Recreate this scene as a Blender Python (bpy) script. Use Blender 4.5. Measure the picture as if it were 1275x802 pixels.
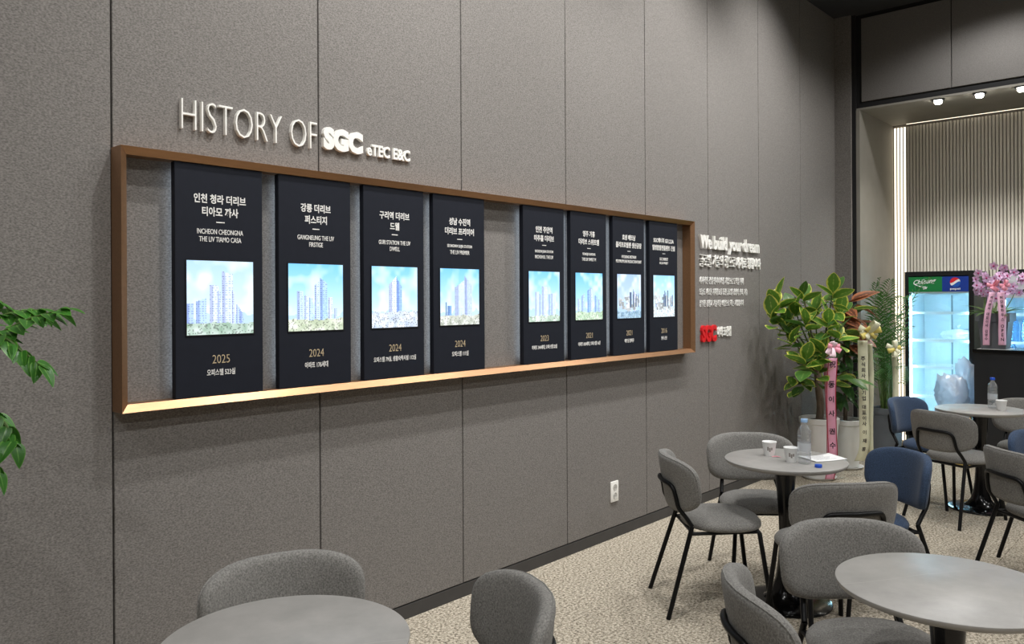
import bpy, bmesh, math, random
from mathutils import Vector, Matrix, Euler
import numpy as np

for o in list(bpy.data.objects):
    bpy.data.objects.remove(o, do_unlink=True)
SC = bpy.context.scene
COL = SC.collection
PI = math.pi
R = math.radians

# ------------------------------------------------------------------ camera
F = 1004.0; CX = 637.5; CY = 371.0; WALL = 3.06; H = 1.585
YAW = math.atan((1540 - 637.5) / F); ROLL = R(0.3)
cam_d = bpy.data.cameras.new('camera')
cam = bpy.data.objects.new('camera', cam_d); COL.objects.link(cam)
cam_d.sensor_width = 36.0; cam_d.sensor_fit = 'HORIZONTAL'
cam_d.lens = 36.0 * F / 1275.0
cam_d.shift_y = -30.0 / 1275.0
cam_d.clip_start = 0.05
fwd = Vector((math.cos(YAW), math.sin(YAW), 0)); rgt = Vector((math.sin(YAW), -math.cos(YAW), 0)); upv = Vector((0, 0, 1))
cr, sr = math.cos(ROLL), math.sin(ROLL)
ax = rgt * cr - upv * sr; ay = rgt * sr + upv * cr          # image turned a little counter-clockwise
m = Matrix((ax, ay, -fwd)).transposed().to_4x4()
m.translation = (0, 0, H)
cam.matrix_world = m
SC.camera = cam

def ray(x, y):
    dx, dy = x - CX, y - CY
    u = dx * cr - dy * sr; v = dx * sr + dy * cr
    return fwd + rgt * (u / F) - upv * (v / F)
EYE = Vector((0, 0, H))
def at_d(x, y, d): return EYE + ray(x, y) * d
def at_z(x, y, z=0.0):
    r = ray(x, y); return EYE + r * ((z - H) / r.z)

# ------------------------------------------------------------------ world, colour
w = bpy.data.worlds.new('world'); SC.world = w; w.use_nodes = True
w.node_tree.nodes['Background'].inputs[0].default_value = (0, 0, 0, 1)
w.node_tree.nodes['Background'].inputs[1].default_value = 0.0
SC.view_settings.view_transform = 'Standard'
SC.view_settings.look = 'None'
SC.view_settings.gamma = 1.0
SC.view_settings.use_curve_mapping = False
SC.view_settings.exposure = 0.1
CEIL = 4.43
LAMP_W = 100.0                     # watts of one ceiling downlight
WASH_W = 200.0                     # watts of one wall washer

# ------------------------------------------------------------------ materials
MATS = {}
def lin(c): return tuple((x / 12.92 if x <= 0.04045 else ((x + 0.055) / 1.055) ** 2.4) for x in (v / 255.0 for v in c))
def mat(name, rgb, rough=0.6, metal=0.0, var=0.0, scale=40.0, stretch=(1, 1, 1), bump=0.0, spec=0.5, coat=0.0, emit=None, estr=0.0, alpha=None, two=None, sheen=0.0, detail=3.0):
    if name in MATS: return MATS[name]
    M = bpy.data.materials.new(name); M.use_nodes = True
    nt = M.node_tree; b = nt.nodes['Principled BSDF']
    c = lin(rgb)
    b.inputs['Base Color'].default_value = (*c, 1); b.inputs['Roughness'].default_value = rough
    b.inputs['Metallic'].default_value = metal; b.inputs['Specular IOR Level'].default_value = spec
    b.inputs['Coat Weight'].default_value = coat
    b.inputs['Sheen Weight'].default_value = sheen
    if emit: b.inputs['Emission Color'].default_value = (*lin(emit), 1); b.inputs['Emission Strength'].default_value = estr
    if var > 0 or bump > 0:
        tc = nt.nodes.new('ShaderNodeTexCoord'); mp = nt.nodes.new('ShaderNodeMapping'); mp.inputs['Scale'].default_value = stretch
        nz = nt.nodes.new('ShaderNodeTexNoise'); nz.inputs['Scale'].default_value = scale; nz.inputs['Detail'].default_value = detail
        nt.links.new(tc.outputs['Object'], mp.inputs[0]); nt.links.new(mp.outputs[0], nz.inputs['Vector'])
        if var > 0:
            rp = nt.nodes.new('ShaderNodeValToRGB')
            c2 = lin(two) if two else tuple(min(1, x * (1 + var)) for x in c)
            c1 = tuple(x * (1 - var) for x in c) if not two else c
            rp.color_ramp.elements[0].position = 0.3; rp.color_ramp.elements[1].position = 0.7
            rp.color_ramp.elements[0].color = (*c1, 1); rp.color_ramp.elements[1].color = (*c2, 1)
            nt.links.new(nz.outputs[0], rp.inputs[0]); nt.links.new(rp.outputs[0], b.inputs['Base Color'])
        if bump > 0:
            bm_ = nt.nodes.new('ShaderNodeBump'); bm_.inputs['Strength'].default_value = bump; bm_.inputs['Distance'].default_value = 0.003
            nt.links.new(nz.outputs[0], bm_.inputs['Height']); nt.links.new(bm_.outputs[0], b.inputs['Normal'])
    MATS[name] = M
    return M
def emis(name, rgb, s):
    M = bpy.data.materials.new(name); M.use_nodes = True; nt = M.node_tree
    nt.nodes.remove(nt.nodes['Principled BSDF']); e = nt.nodes.new('ShaderNodeEmission')
    e.inputs[0].default_value = (*lin(rgb), 1); e.inputs[1].default_value = s
    nt.links.new(e.outputs[0], nt.nodes['Material Output'].inputs[0]); MATS[name] = M; return M
def thin_glass(name, tint, gloss=0.08, rough=0.02, diff=0.0, dcol=(255, 255, 255)):
    M = bpy.data.materials.new(name); M.use_nodes = True; nt = M.node_tree
    nt.nodes.remove(nt.nodes['Principled BSDF'])
    t = nt.nodes.new('ShaderNodeBsdfTransparent'); t.inputs[0].default_value = (*tint, 1)
    g = nt.nodes.new('ShaderNodeBsdfGlossy'); g.inputs['Roughness'].default_value = rough
    lw = nt.nodes.new('ShaderNodeLayerWeight'); lw.inputs[0].default_value = 0.35
    mm = nt.nodes.new('ShaderNodeMath'); mm.operation = 'MULTIPLY_ADD'; mm.inputs[1].default_value = 0.5; mm.inputs[2].default_value = gloss
    nt.links.new(lw.outputs['Facing'], mm.inputs[0])
    mx = nt.nodes.new('ShaderNodeMixShader'); nt.links.new(mm.outputs[0], mx.inputs[0])
    nt.links.new(t.outputs[0], mx.inputs[1]); nt.links.new(g.outputs[0], mx.inputs[2])
    last = mx
    if diff > 0:
        d = nt.nodes.new('ShaderNodeBsdfDiffuse'); d.inputs[0].default_value = (*lin(dcol), 1)
        tl = nt.nodes.new('ShaderNodeBsdfTranslucent'); tl.inputs[0].default_value = (*lin(dcol), 1)
        a = nt.nodes.new('ShaderNodeMixShader'); a.inputs[0].default_value = 0.4
        nt.links.new(d.outputs[0], a.inputs[1]); nt.links.new(tl.outputs[0], a.inputs[2])
        m2 = nt.nodes.new('ShaderNodeMixShader'); m2.inputs[0].default_value = diff
        nt.links.new(mx.outputs[0], m2.inputs[1]); nt.links.new(a.outputs[0], m2.inputs[2]); last = m2
    nt.links.new(last.outputs[0], nt.nodes['Material Output'].inputs[0]); MATS[name] = M; return M

M_WALL = mat('wall_fabric', (121, 117, 113), 0.9, var=0.36, scale=120, stretch=(1, 1, 1.7), bump=0.35, spec=0.2, detail=6)
M_HEAD = mat('header_fabric', (112, 109, 106), 0.85, var=0.14, scale=90, stretch=(1, 1, 2.6), bump=0.2, spec=0.2)
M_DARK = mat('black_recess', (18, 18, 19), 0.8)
M_BASE = mat('baseboard_vinyl', (62, 60, 59), 0.6, var=0.08, scale=12)
M_CEIL = mat('ceiling_paint', (48, 48, 50), 0.9, var=0.05, scale=5)
M_PLAIN = mat('hall_paint', (120, 117, 113), 0.9, var=0.05, scale=4)
M_NICHE = mat('niche_paint', (134, 130, 121), 0.7, var=0.05, scale=6)
M_SLAT = mat('slat_wood', (216, 211, 200), 0.6, var=0.06, scale=9, stretch=(6, 6, 0.4))
M_SLATB = mat('slat_backing', (120, 114, 108), 0.9)
M_BRONZE = mat('bronze_metal', (172, 132, 98), 0.36, metal=0.85, var=0.06, scale=25, stretch=(0.3, 4, 4))
M_BOARD = mat('board_black', (27, 30, 39), 0.6, var=0.06, scale=30, spec=0.2)
M_BOARDE = mat('board_edge', (14, 14, 17), 0.5)
M_WHITE = mat('letter_white', (238, 236, 230), 0.4)
M_RED = mat('letter_red', (214, 30, 38), 0.4)
M_INK = mat('board_white_ink', (232, 230, 226), 0.6)
M_GOLD = mat('board_gold_ink', (190, 172, 140), 0.5)
M_GREYF = mat('chair_grey_fabric', (122, 120, 116), 0.95, var=0.38, scale=190, bump=0.4, spec=0.15, sheen=0.1, detail=5)
M_BLUEF = mat('chair_blue_fabric', (58, 73, 96), 0.95, var=0.32, scale=190, bump=0.4, spec=0.15, sheen=0.1, detail=5)
M_BLACK = mat('black_steel', (8, 8, 9), 0.42, spec=0.25)
M_GLOSSB = mat('black_gloss', (5, 5, 6), 0.16, spec=0.4)
M_STONE_E = mat('table_edge', (120, 116, 110), 0.5)
M_POTW = mat('white_pot', (222, 222, 218), 0.35, var=0.03, scale=8)
M_POTG = mat('grey_pot', (104, 108, 114), 0.55, var=0.05, scale=10)
M_SOIL = mat('soil', (52, 42, 34), 1.0, var=0.4, scale=60, bump=0.6)
M_BARK = mat('bark', (112, 98, 84), 0.9, var=0.35, scale=30, stretch=(1, 1, 0.3), bump=0.5)
M_STEM = mat('green_stem', (84, 108, 52), 0.6, var=0.2, scale=20)
M_FRBLK = mat('fridge_black', (24, 25, 27), 0.35)
M_FRW = mat('fridge_liner', (226, 238, 244), 0.4)
M_FRSIDE = mat('fridge_side', (92, 104, 98), 0.4)
M_COUNTER = mat('counter_black', (30, 31, 34), 0.45, var=0.05, scale=15)
M_PAPER = mat('paper', (240, 240, 238), 0.7)
M_CAP = mat('blue_cap', (30, 84, 200), 0.35)
M_PINKR = mat('ribbon_pink', (236, 168, 196), 0.4, var=0.08, scale=18)
M_PINKB = mat('ribbon_bow_pink', (244, 160, 180), 0.35, var=0.1, scale=18)
M_REDR = mat('ribbon_red', (170, 36, 60), 0.45)
M_CREAM = mat('ribbon_cream', (228, 226, 196), 0.45, var=0.05, scale=18)
M_YEL = mat('ribbon_yellow', (232, 214, 120), 0.5)
M_ORCH = mat('orchid_pink', (228, 190, 226), 0.6, var=0.15, scale=60)
M_ORCHC = mat('orchid_centre', (170, 40, 110), 0.6)
M_TXTB = mat('ribbon_ink', (40, 26, 34), 0.6)
M_GREEN = mat('header_green', (28, 128, 66), 0.4)
M_BLUE = mat('header_blue', (24, 58, 150), 0.4)
M_LOGOW = mat('logo_white', (245, 245, 245), 0.4)
M_LOGOR = mat('logo_red', (220, 40, 50), 0.4)
M_LOGOB = mat('logo_blue', (40, 96, 190), 0.4)
M_LOGOG = mat('logo_green', (60, 160, 80), 0.4)
M_LOGOK = mat('logo_black', (20, 22, 26), 0.4)
M_GLASS = thin_glass('fridge_glass', (0.97, 0.99, 1.0), 0.03)
M_PET = thin_glass('pet_plastic', (0.93, 0.95, 0.97), 0.12, 0.05, 0.10)
M_WATER = thin_glass('water_bottle', (0.62, 0.82, 0.98), 0.08, 0.05, 0.3, (150, 200, 240))
M_BAG = thin_glass('plastic_bag', (0.86, 0.9, 0.96), 0.14, 0.25, 0.6, (226, 232, 242))
M_LED = emis('led_warm', (255, 241, 214), 2.0)
M_LEDC = emis('led_cool', (214, 234, 255), 4.0)
M_LEDF = emis('fridge_led', (180, 234, 255), 78.0)
M_LAMP = emis('lamp_lens', (255, 246, 228), 14.0)
M_YBOX = mat('yellow_carton', (206, 176, 96), 0.7, var=0.05, scale=10)
M_OUT = mat('outlet_plastic', (236, 234, 228), 0.35)
M_OUTD = mat('outlet_recess', (186, 184, 178), 0.5)

def stone_mat():
    M = bpy.data.materials.new('table_stone'); M.use_nodes = True; nt = M.node_tree; b = nt.nodes['Principled BSDF']
    tc = nt.nodes.new('ShaderNodeTexCoord')
    n1 = nt.nodes.new('ShaderNodeTexNoise'); n1.inputs['Scale'].default_value = 7; n1.inputs['Detail'].default_value = 8; n1.inputs['Roughness'].default_value = 0.65
    r1 = nt.nodes.new('ShaderNodeValToRGB'); e = r1.color_ramp.elements
    e[0].position = 0.3; e[0].color = (*lin((145, 143, 139)), 1); e[1].position = 0.7; e[1].color = (*lin((166, 163, 159)), 1)
    sx = nt.nodes.new('ShaderNodeSeparateXYZ'); nt.links.new(tc.outputs['Object'], sx.inputs[0])
    n3 = nt.nodes.new('ShaderNodeTexNoise'); n3.inputs['Scale'].default_value = 3.0; nt.links.new(tc.outputs['Object'], n3.inputs['Vector'])
    m1 = nt.nodes.new('ShaderNodeMath'); m1.operation = 'MULTIPLY_ADD'; m1.inputs[1].default_value = 0.05; nt.links.new(n3.outputs[0], m1.inputs[0]); nt.links.new(sx.outputs['Y'], m1.inputs[2])
    m2 = nt.nodes.new('ShaderNodeMath'); m2.operation = 'SUBTRACT'; m2.inputs[1].default_value = 0.115; nt.links.new(m1.outputs[0], m2.inputs[0])
    m3 = nt.nodes.new('ShaderNodeMath'); m3.operation = 'ABSOLUTE'; nt.links.new(m2.outputs[0], m3.inputs[0])
    m4 = nt.nodes.new('ShaderNodeMath'); m4.operation = 'LESS_THAN'; m4.inputs[1].default_value = 0.0011; nt.links.new(m3.outputs[0], m4.inputs[0])
    mx = nt.nodes.new('ShaderNodeMix'); mx.data_type = 'RGBA'; mx.inputs['B'].default_value = (*lin((168, 165, 160)), 1)
    nt.links.new(tc.outputs['Object'], n1.inputs['Vector'])
    nt.links.new(n1.outputs[0], r1.inputs[0])
    nt.links.new(m4.outputs[0], mx.inputs['Factor']); nt.links.new(r1.outputs[0], mx.inputs['A']); nt.links.new(mx.outputs['Result'], b.inputs['Base Color'])
    b.inputs['Roughness'].default_value = 0.38
    return M
M_STONE = stone_mat()

def carpet_mat():
    M = bpy.data.materials.new('carpet'); M.use_nodes = True; nt = M.node_tree; b = nt.nodes['Principled BSDF']
    g = nt.nodes.new('ShaderNodeNewGeometry')
    n1 = nt.nodes.new('ShaderNodeTexNoise'); n1.inputs['Scale'].default_value = 72; n1.inputs['Detail'].default_value = 5; n1.inputs['Roughness'].default_value = 0.75
    r1 = nt.nodes.new('ShaderNodeValToRGB'); e = r1.color_ramp.elements
    e[0].position = 0.37; e[0].color = (*lin((84, 77, 67)), 1); e[1].position = 0.63; e[1].color = (*lin((224, 214, 196)), 1)
    k = r1.color_ramp.elements.new(0.47); k.color = (*lin((160, 150, 133)), 1)
    n2 = nt.nodes.new('ShaderNodeTexNoise'); n2.inputs['Scale'].default_value = 2.2; n2.inputs['Detail'].default_value = 3
    r2 = nt.nodes.new('ShaderNodeValToRGB'); e = r2.color_ramp.elements
    e[0].position = 0.35; e[0].color = (0.8, 0.8, 0.8, 1); e[1].position = 0.65; e[1].color = (1, 1, 1, 1)
    mx = nt.nodes.new('ShaderNodeMix'); mx.data_type = 'RGBA'; mx.blend_type = 'MULTIPLY'; mx.inputs['Factor'].default_value = 0.0
    nt.links.new(g.outputs['Position'], n1.inputs['Vector']); nt.links.new(g.outputs['Position'], n2.inputs['Vector'])
    nt.links.new(n1.outputs[0], r1.inputs[0]); nt.links.new(n2.outputs[0], r2.inputs[0])
    nt.links.new(r1.outputs[0], mx.inputs['A']); nt.links.new(r2.outputs[0], mx.inputs['B']); nt.links.new(mx.outputs['Result'], b.inputs['Base Color'])
    bp = nt.nodes.new('ShaderNodeBump'); bp.inputs['Strength'].default_value = 0.8; bp.inputs['Distance'].default_value = 0.006
    nt.links.new(n1.outputs[0], bp.inputs['Height']); nt.links.new(bp.outputs[0], b.inputs['Normal'])
    b.inputs['Roughness'].default_value = 1.0; b.inputs['Specular IOR Level'].default_value = 0.1
    return M
M_CARPET = carpet_mat()

def leaf_mat(name, mid, edge, pos=0.62, rough=0.35, vein=(150, 170, 70), random_amt=0.25, mottle=0.0):
    """edge attribute: 0 at the midrib, 1 at the margin"""
    M = bpy.data.materials.new(name); M.use_nodes = True; nt = M.node_tree; b = nt.nodes['Principled BSDF']
    a = nt.nodes.new('ShaderNodeAttribute'); a.attribute_name = 'edge'
    nz = nt.nodes.new('ShaderNodeTexNoise'); nz.inputs['Scale'].default_value = 28; nz.inputs['Detail'].default_value = 3
    tc = nt.nodes.new('ShaderNodeTexCoord'); nt.links.new(tc.outputs['Object'], nz.inputs['Vector'])
    ad = nt.nodes.new('ShaderNodeMath'); ad.operation = 'MULTIPLY_ADD'; ad.inputs[1].default_value = 0.5 + mottle; nt.links.new(nz.outputs[0], ad.inputs[0]); 
    sb = nt.nodes.new('ShaderNodeMath'); sb.operation = 'SUBTRACT'; sb.inputs[1].default_value = 0.25 + mottle / 2
    nt.links.new(a.outputs['Fac'], sb.inputs[0]); nt.links.new(sb.outputs[0], ad.inputs[2])
    rp = nt.nodes.new('ShaderNodeValToRGB'); e = rp.color_ramp.elements
    e[0].position = 0.0; e[0].color = (*lin(vein), 1); e[1].position = 1.0; e[1].color = (*lin(edge), 1)
    for p, c in ((0.08, mid), (pos, mid), (min(pos + 0.12, 0.99), edge)):
        k = rp.color_ramp.elements.new(p); k.color = (*lin(c), 1)
    nt.links.new(ad.outputs[0], rp.inputs[0])
    oi = nt.nodes.new('ShaderNodeObjectInfo'); hv = nt.nodes.new('ShaderNodeHueSaturation')
    mr = nt.nodes.new('ShaderNodeMapRange'); mr.inputs['To Min'].default_value = 1 - random_amt; mr.inputs['To Max'].default_value = 1 + random_amt
    nt.links.new(oi.outputs['Random'], mr.inputs[0]); nt.links.new(mr.outputs[0], hv.inputs['Value']); nt.links.new(rp.outputs[0], hv.inputs['Color'])
    nt.links.new(hv.outputs[0], b.inputs['Base Color']); b.inputs['Roughness'].default_value = rough
    tl = nt.nodes.new('ShaderNodeBsdfTranslucent'); nt.links.new(hv.outputs[0], tl.inputs[0])
    mx = nt.nodes.new('ShaderNodeMixShader'); mx.inputs[0].default_value = 0.2
    nt.links.new(b.outputs[0], mx.inputs[1]); nt.links.new(tl.outputs[0], mx.inputs[2]); nt.links.new(mx.outputs[0], nt.nodes['Material Output'].inputs[0])
    MATS[name] = M; return M
M_LVAR = leaf_mat('leaf_variegated', (92, 136, 48), (220, 218, 104), 0.72, vein=(150, 176, 84))
M_LDARK = leaf_mat('leaf_dark_green', (52, 88, 42), (64, 100, 48), 0.7, vein=(84, 112, 58))
M_LMAT = leaf_mat('leaf_mature_green', (66, 106, 44), (120, 148, 66), 0.85, vein=(110, 140, 70))
M_LCROT = leaf_mat('leaf_bronze', (92, 54, 36), (150, 92, 60), 0.5, vein=(176, 112, 78), mottle=0.3)
M_LHAPPY = leaf_mat('leaf_bright_green', (60, 118, 40), (96, 150, 56), 0.8, vein=(120, 170, 80))
M_LPALM = leaf_mat('leaf_palm', (70, 116, 50), (92, 138, 62), 0.8, vein=(120, 150, 76))
M_LORCH = leaf_mat('leaf_orchid', (74, 104, 52), (120, 140, 80), 0.8, vein=(110, 130, 70))

# ------------------------------------------------------------------ mesh helpers
class MB:
    def __init__(s): s.v = []; s.f = []; s.fm = []; s.mi = 0
    def add(s, vs, fs):
        n = len(s.v); s.v += [tuple(v) for v in vs]; s.f += [tuple(i + n for i in f) for f in fs]; s.fm += [s.mi] * len(fs); return s
    def box(s, x0, x1, y0, y1, z0, z1):
        return s.add([(x0, y0, z0), (x1, y0, z0), (x1, y1, z0), (x0, y1, z0), (x0, y0, z1), (x1, y0, z1), (x1, y1, z1), (x0, y1, z1)],
                     [(0, 3, 2, 1), (4, 5, 6, 7), (0, 1, 5, 4), (1, 2, 6, 5), (2, 3, 7, 6), (3, 0, 4, 7)])
    def lathe(s, prof, n=32, c=(0, 0), cap=True):
        vs = []; fs = []
        for r, z in prof:
            for k in range(n):
                a = 2 * PI * k / n; vs.append((c[0] + r * math.cos(a), c[1] + r * math.sin(a), z))
        for i in range(len(prof) - 1):
            for k in range(n):
                k2 = (k + 1) % n; fs.append((i * n + k, i * n + k2, (i + 1) * n + k2, (i + 1) * n + k))
        if cap:
            if prof[0][0] > 1e-5: fs.append(tuple(reversed(range(n))))
            if prof[-1][0] > 1e-5: fs.append(tuple((len(prof) - 1) * n + k for k in range(n)))
        return s.add(vs, fs)
    def tube(s, pts, r, n=10, closed=False, smooth=0, cap=True):
        P = [Vector(p) for p in pts]
        rad = list(r) if isinstance(r, (list, tuple)) else [r] * len(P)
        if smooth:
            Q = []; q = []
            N = len(P); segs = N if closed else N - 1
            for i in range(segs):
                if closed: p0, p1, p2, p3 = P[(i - 1) % N], P[i], P[(i + 1) % N], P[(i + 2) % N]
                else: p0, p1, p2, p3 = P[max(i - 1, 0)], P[i], P[i + 1], P[min(i + 2, N - 1)]
                for k in range(smooth):
                    t = k / smooth
                    Q.append(0.5 * ((2 * p1) + (p2 - p0) * t + (2 * p0 - 5 * p1 + 4 * p2 - p3) * t * t + (3 * p1 - p0 - 3 * p2 + p3) * t ** 3))
                    q.append(rad[i] * (1 - t) + rad[(i + 1) % N] * t)
            if not closed: Q.append(P[-1]); q.append(rad[-1])
            P, rad = Q, q
        N = len(P); vs = []; fs = []; prev = None
        for i in range(N):
            if closed: t = (P[(i + 1) % N] - P[(i - 1) % N])
            else: t = P[min(i + 1, N - 1)] - P[max(i - 1, 0)]
            t = t.normalized() if t.length > 1e-9 else Vector((0, 0, 1))
            if prev is None:
                a = Vector((0, 0, 1)) if abs(t.z) < 0.9 else Vector((1, 0, 0)); u = t.cross(a).normalized()
            else: u = (prev - t * prev.dot(t)).normalized()
            prev = u; v = t.cross(u)
            for k in range(n):
                a = 2 * PI * k / n; vs.append(P[i] + (u * math.cos(a) + v * math.sin(a)) * rad[i])
        rng = N if closed else N - 1
        for i in range(rng):
            j = (i + 1) % N
            for k in range(n):
                k2 = (k + 1) % n; fs.append((i * n + k, i * n + k2, j * n + k2, j * n + k))
        if cap and not closed: fs.append(tuple(reversed(range(n)))); fs.append(tuple((N - 1) * n + k for k in range(n)))
        return s.add(vs, fs)
    def grid(s, fn, nu, nv, wrap=False):
        vs = [fn(i / nu, j / nv) for j in range(nv + 1) for i in range(nu + 1)]
        fs = [(j * (nu + 1) + i, j * (nu + 1) + i + 1, (j + 1) * (nu + 1) + i + 1, (j + 1) * (nu + 1) + i) for j in range(nv) for i in range(nu)]
        return s.add(vs, fs)
    def mesh(s, name, mats, smooth=True, merge=False, angle=40):
        me = bpy.data.meshes.new(name); me.from_pydata(s.v, [], s.f)
        for mm in (mats if isinstance(mats, (list, tuple)) else [mats]): me.materials.append(mm)
        me.polygons.foreach_set('material_index', s.fm)
        bm = bmesh.new(); bm.from_mesh(me)
        if merge: bmesh.ops.remove_doubles(bm, verts=bm.verts, dist=1e-5)
        bmesh.ops.recalc_face_normals(bm, faces=bm.faces)
        if smooth:
            lim = R(angle)
            for f in bm.faces: f.smooth = True
            for e in bm.edges:
                if len(e.link_faces) == 2 and e.calc_face_angle(0) > lim: e.smooth = False
        bm.to_mesh(me); bm.free()
        return me
    def build(s, name, mats, parent=None, smooth=True, merge=False, angle=40):
        return link(name, s.mesh(name, mats, smooth, merge, angle), parent)
def link(name, me, parent=None):
    o = bpy.data.objects.new(name, me); COL.objects.link(o)
    if parent: o.parent = parent
    return o
def tag(o, label=None, cat=None, group=None, kind=None):
    if label: o['label'] = label
    if cat: o['category'] = cat
    if group: o['group'] = group
    if kind: o['kind'] = kind
    return o
def thing(name, label, cat, loc=(0, 0, 0), rz=0.0, group=None):
    o = bpy.data.objects.new(name, None); COL.objects.link(o); o.empty_display_size = 0.1
    o.location = loc; o.rotation_euler = (0, 0, rz)
    return tag(o, label, cat, group)
def struct(name, loc=None):
    o = bpy.data.objects.new(name, None); COL.objects.link(o); o['kind'] = 'structure'
    if loc: o.location = loc
    return o
def copy_tree(o, parent=None):
    c = o.copy(); COL.objects.link(c); c.parent = parent
    for ch in o.children: copy_tree(ch, c)
    return c
def bevel_box(x0, x1, y0, y1, z0, z1, b, seg=2):
    bm = bmesh.new()
    bmesh.ops.create_cube(bm, size=1.0)
    for v in bm.verts: v.co = Vector((x0 + (v.co.x + .5) * (x1 - x0), y0 + (v.co.y + .5) * (y1 - y0), z0 + (v.co.z + .5) * (z1 - z0)))
    bmesh.ops.bevel(bm, geom=bm.edges[:], offset=b, segments=seg, profile=0.5, affect='EDGES')
    vs = [tuple(v.co) for v in bm.verts]; fs = [tuple(v.index for v in f.verts) for f in bm.faces]
    bm.free(); return vs, fs

TXT = bpy.data.scenes.new('lettering_workshop')
def text_mesh(s, extrude=0.0, offset=0.0, align='LEFT', shear=0.0, bevel=0.0, space=1.0, res=3):
    cu = bpy.data.curves.new('txt', 'FONT'); cu.body = s; cu.size = 1.0; cu.extrude = extrude; cu.offset = offset
    cu.align_x = align; cu.shear = shear; cu.resolution_u = res; cu.bevel_depth = bevel; cu.space_character = space
    o = bpy.data.objects.new('txt', cu); TXT.collection.objects.link(o)
    vl = TXT.view_layers[0]; vl.update()
    me = bpy.data.meshes.new_from_object(o.evaluated_get(vl.depsgraph))
    bpy.data.objects.remove(o); bpy.data.curves.remove(cu)
    return me
def coords(me):
    a = np.empty(len(me.vertices) * 3, dtype=np.float32); me.vertices.foreach_get('co', a); return a.reshape(-1, 3)
def set_coords(me, a): me.vertices.foreach_set('co', np.ascontiguousarray(a, dtype=np.float32).ravel()); me.update()
def fit_text(s, x0, x1, z0, z1, y, depth, material, offset=0.0, shear=0.0, height=None, cx=None, space=1.0, cond=1.0):
    """text on a wall that faces -Y, filling the box (x0..x1, z0..z1) or centred on cx with a cap height"""
    me = text_mesh(s, 0.02, offset, shear=shear, space=space)
    a = coords(me); lo = a.min(0); hi = a.max(0); n = (a - lo) / np.maximum(hi - lo, 1e-6)
    if cx is not None:
        k = height / (hi[1] - lo[1]); wd = (hi[0] - lo[0]) * k * cond
        if x1 is not None and wd > x1: wd = x1
        x0, x1 = cx - wd / 2, cx + wd / 2; z1 = z0 + height
    b = np.empty_like(a); b[:, 0] = x0 + n[:, 0] * (x1 - x0); b[:, 2] = z0 + n[:, 1] * (z1 - z0); b[:, 1] = y - n[:, 2] * depth
    set_coords(me, b); me.materials.clear(); me.materials.append(material)
    return me
def split_letters(me, material):
    """list of meshes, one for each glyph (islands that overlap in x are one glyph)"""
    bm = bmesh.new(); bm.from_mesh(me); bmesh.ops.remove_doubles(bm, verts=bm.verts, dist=1e-5)
    bm.verts.ensure_lookup_table(); seen = set(); isl = []
    for v in bm.verts:
        if v.index in seen: continue
        st = [v]; seen.add(v.index); cur = []
        while st:
            q = st.pop(); cur.append(q)
            for e in q.link_edges:
                w2 = e.other_vert(q)
                if w2.index not in seen: seen.add(w2.index); st.append(w2)
        isl.append(cur)
    isl = [(min(v.co.x for v in c), max(v.co.x for v in c), c) for c in isl]; isl.sort(key=lambda t: t[0])
    groups = []
    for a, b, c in isl:
        if groups and a < groups[-1][1] - 0.35 * min(b - a, groups[-1][1] - groups[-1][0]): groups[-1][1] = max(b, groups[-1][1]); groups[-1][2] += c
        else: groups.append([a, b, list(c)])
    out = []
    for a, b, c in groups:
        ids = {v.index: i for i, v in enumerate(c)}
        fs = [tuple(ids[v.index] for v in f.verts) for f in bm.faces if f.verts[0].index in ids]
        m2 = bpy.data.meshes.new('letter'); m2.from_pydata([tuple(v.co) for v in c], [], fs); m2.materials.append(material); m2.update(); out.append(m2)
    bm.free(); bpy.data.meshes.remove(me)
    return out

# ------------------------------------------------------------------ the room
XC = 8.37           # far corner of the long wall
floor = struct('floor')
f0 = MB().box(-3.6, 9.6, -5.0, 3.2, -0.06, -0.004).build('carpet_base', M_CARPET, floor, False)
tile = MB()
vs, fs = bevel_box(0, 0.498, 0, 0.498, -0.006, 0.0, 0.0015, 1); tile.add(vs, fs)
tme = tile.mesh('carpet_tile', M_CARPET, False)
nt_ = 0
for i in range(-2, 19):
    for j in range(-2, 7):
        x, y = i * 0.5 + 0.05, j * 0.5 - 0.44
        a = math.atan2(y + .25, x + .25)
        if x > -0.5 and y + 0.5 < 3.1 and x + 0.5 < 9.6 and -0.12 < a < 1.65 and math.hypot(x, y) > 0.8 and nt_ < 298:
            o = link('carpet_tile', tme, floor); o.location = (x, y, 0); nt_ += 1
MB().box(-3.6, 9.6, -5.0, 3.2, CEIL, CEIL + 0.1).build('ceiling', M_CEIL, None, False)['kind'] = 'structure'

wall = struct('wall_left')
MB().box(-3.6, XC, WALL + 0.012, WALL + 0.14, 0, CEIL).build('wall_core', mat('wall_substrate', (70, 67, 64), 0.9), wall, False)
SEAMS = [1.217 + 0.8955 * k for k in range(-5, 9)]
for k in range(len(SEAMS) - 1):
    x0 = SEAMS[k] + 0.0035; x1 = SEAMS[k + 1] - 0.0035
    if k == len(SEAMS) - 2: x1 = XC
    vs, fs = bevel_box(x0, x1, WALL, WALL + 0.014, 0.074, CEIL, 0.002, 1)
    MB().add(vs, fs).build('wall_panel', M_WALL, wall, False)
bb = MB().box(-3.6, XC, WALL - 0.002, WALL + 0.012, 0.0, 0.068).build('baseboard_left', M_BASE, None, False); bb['kind'] = 'structure'

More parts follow.
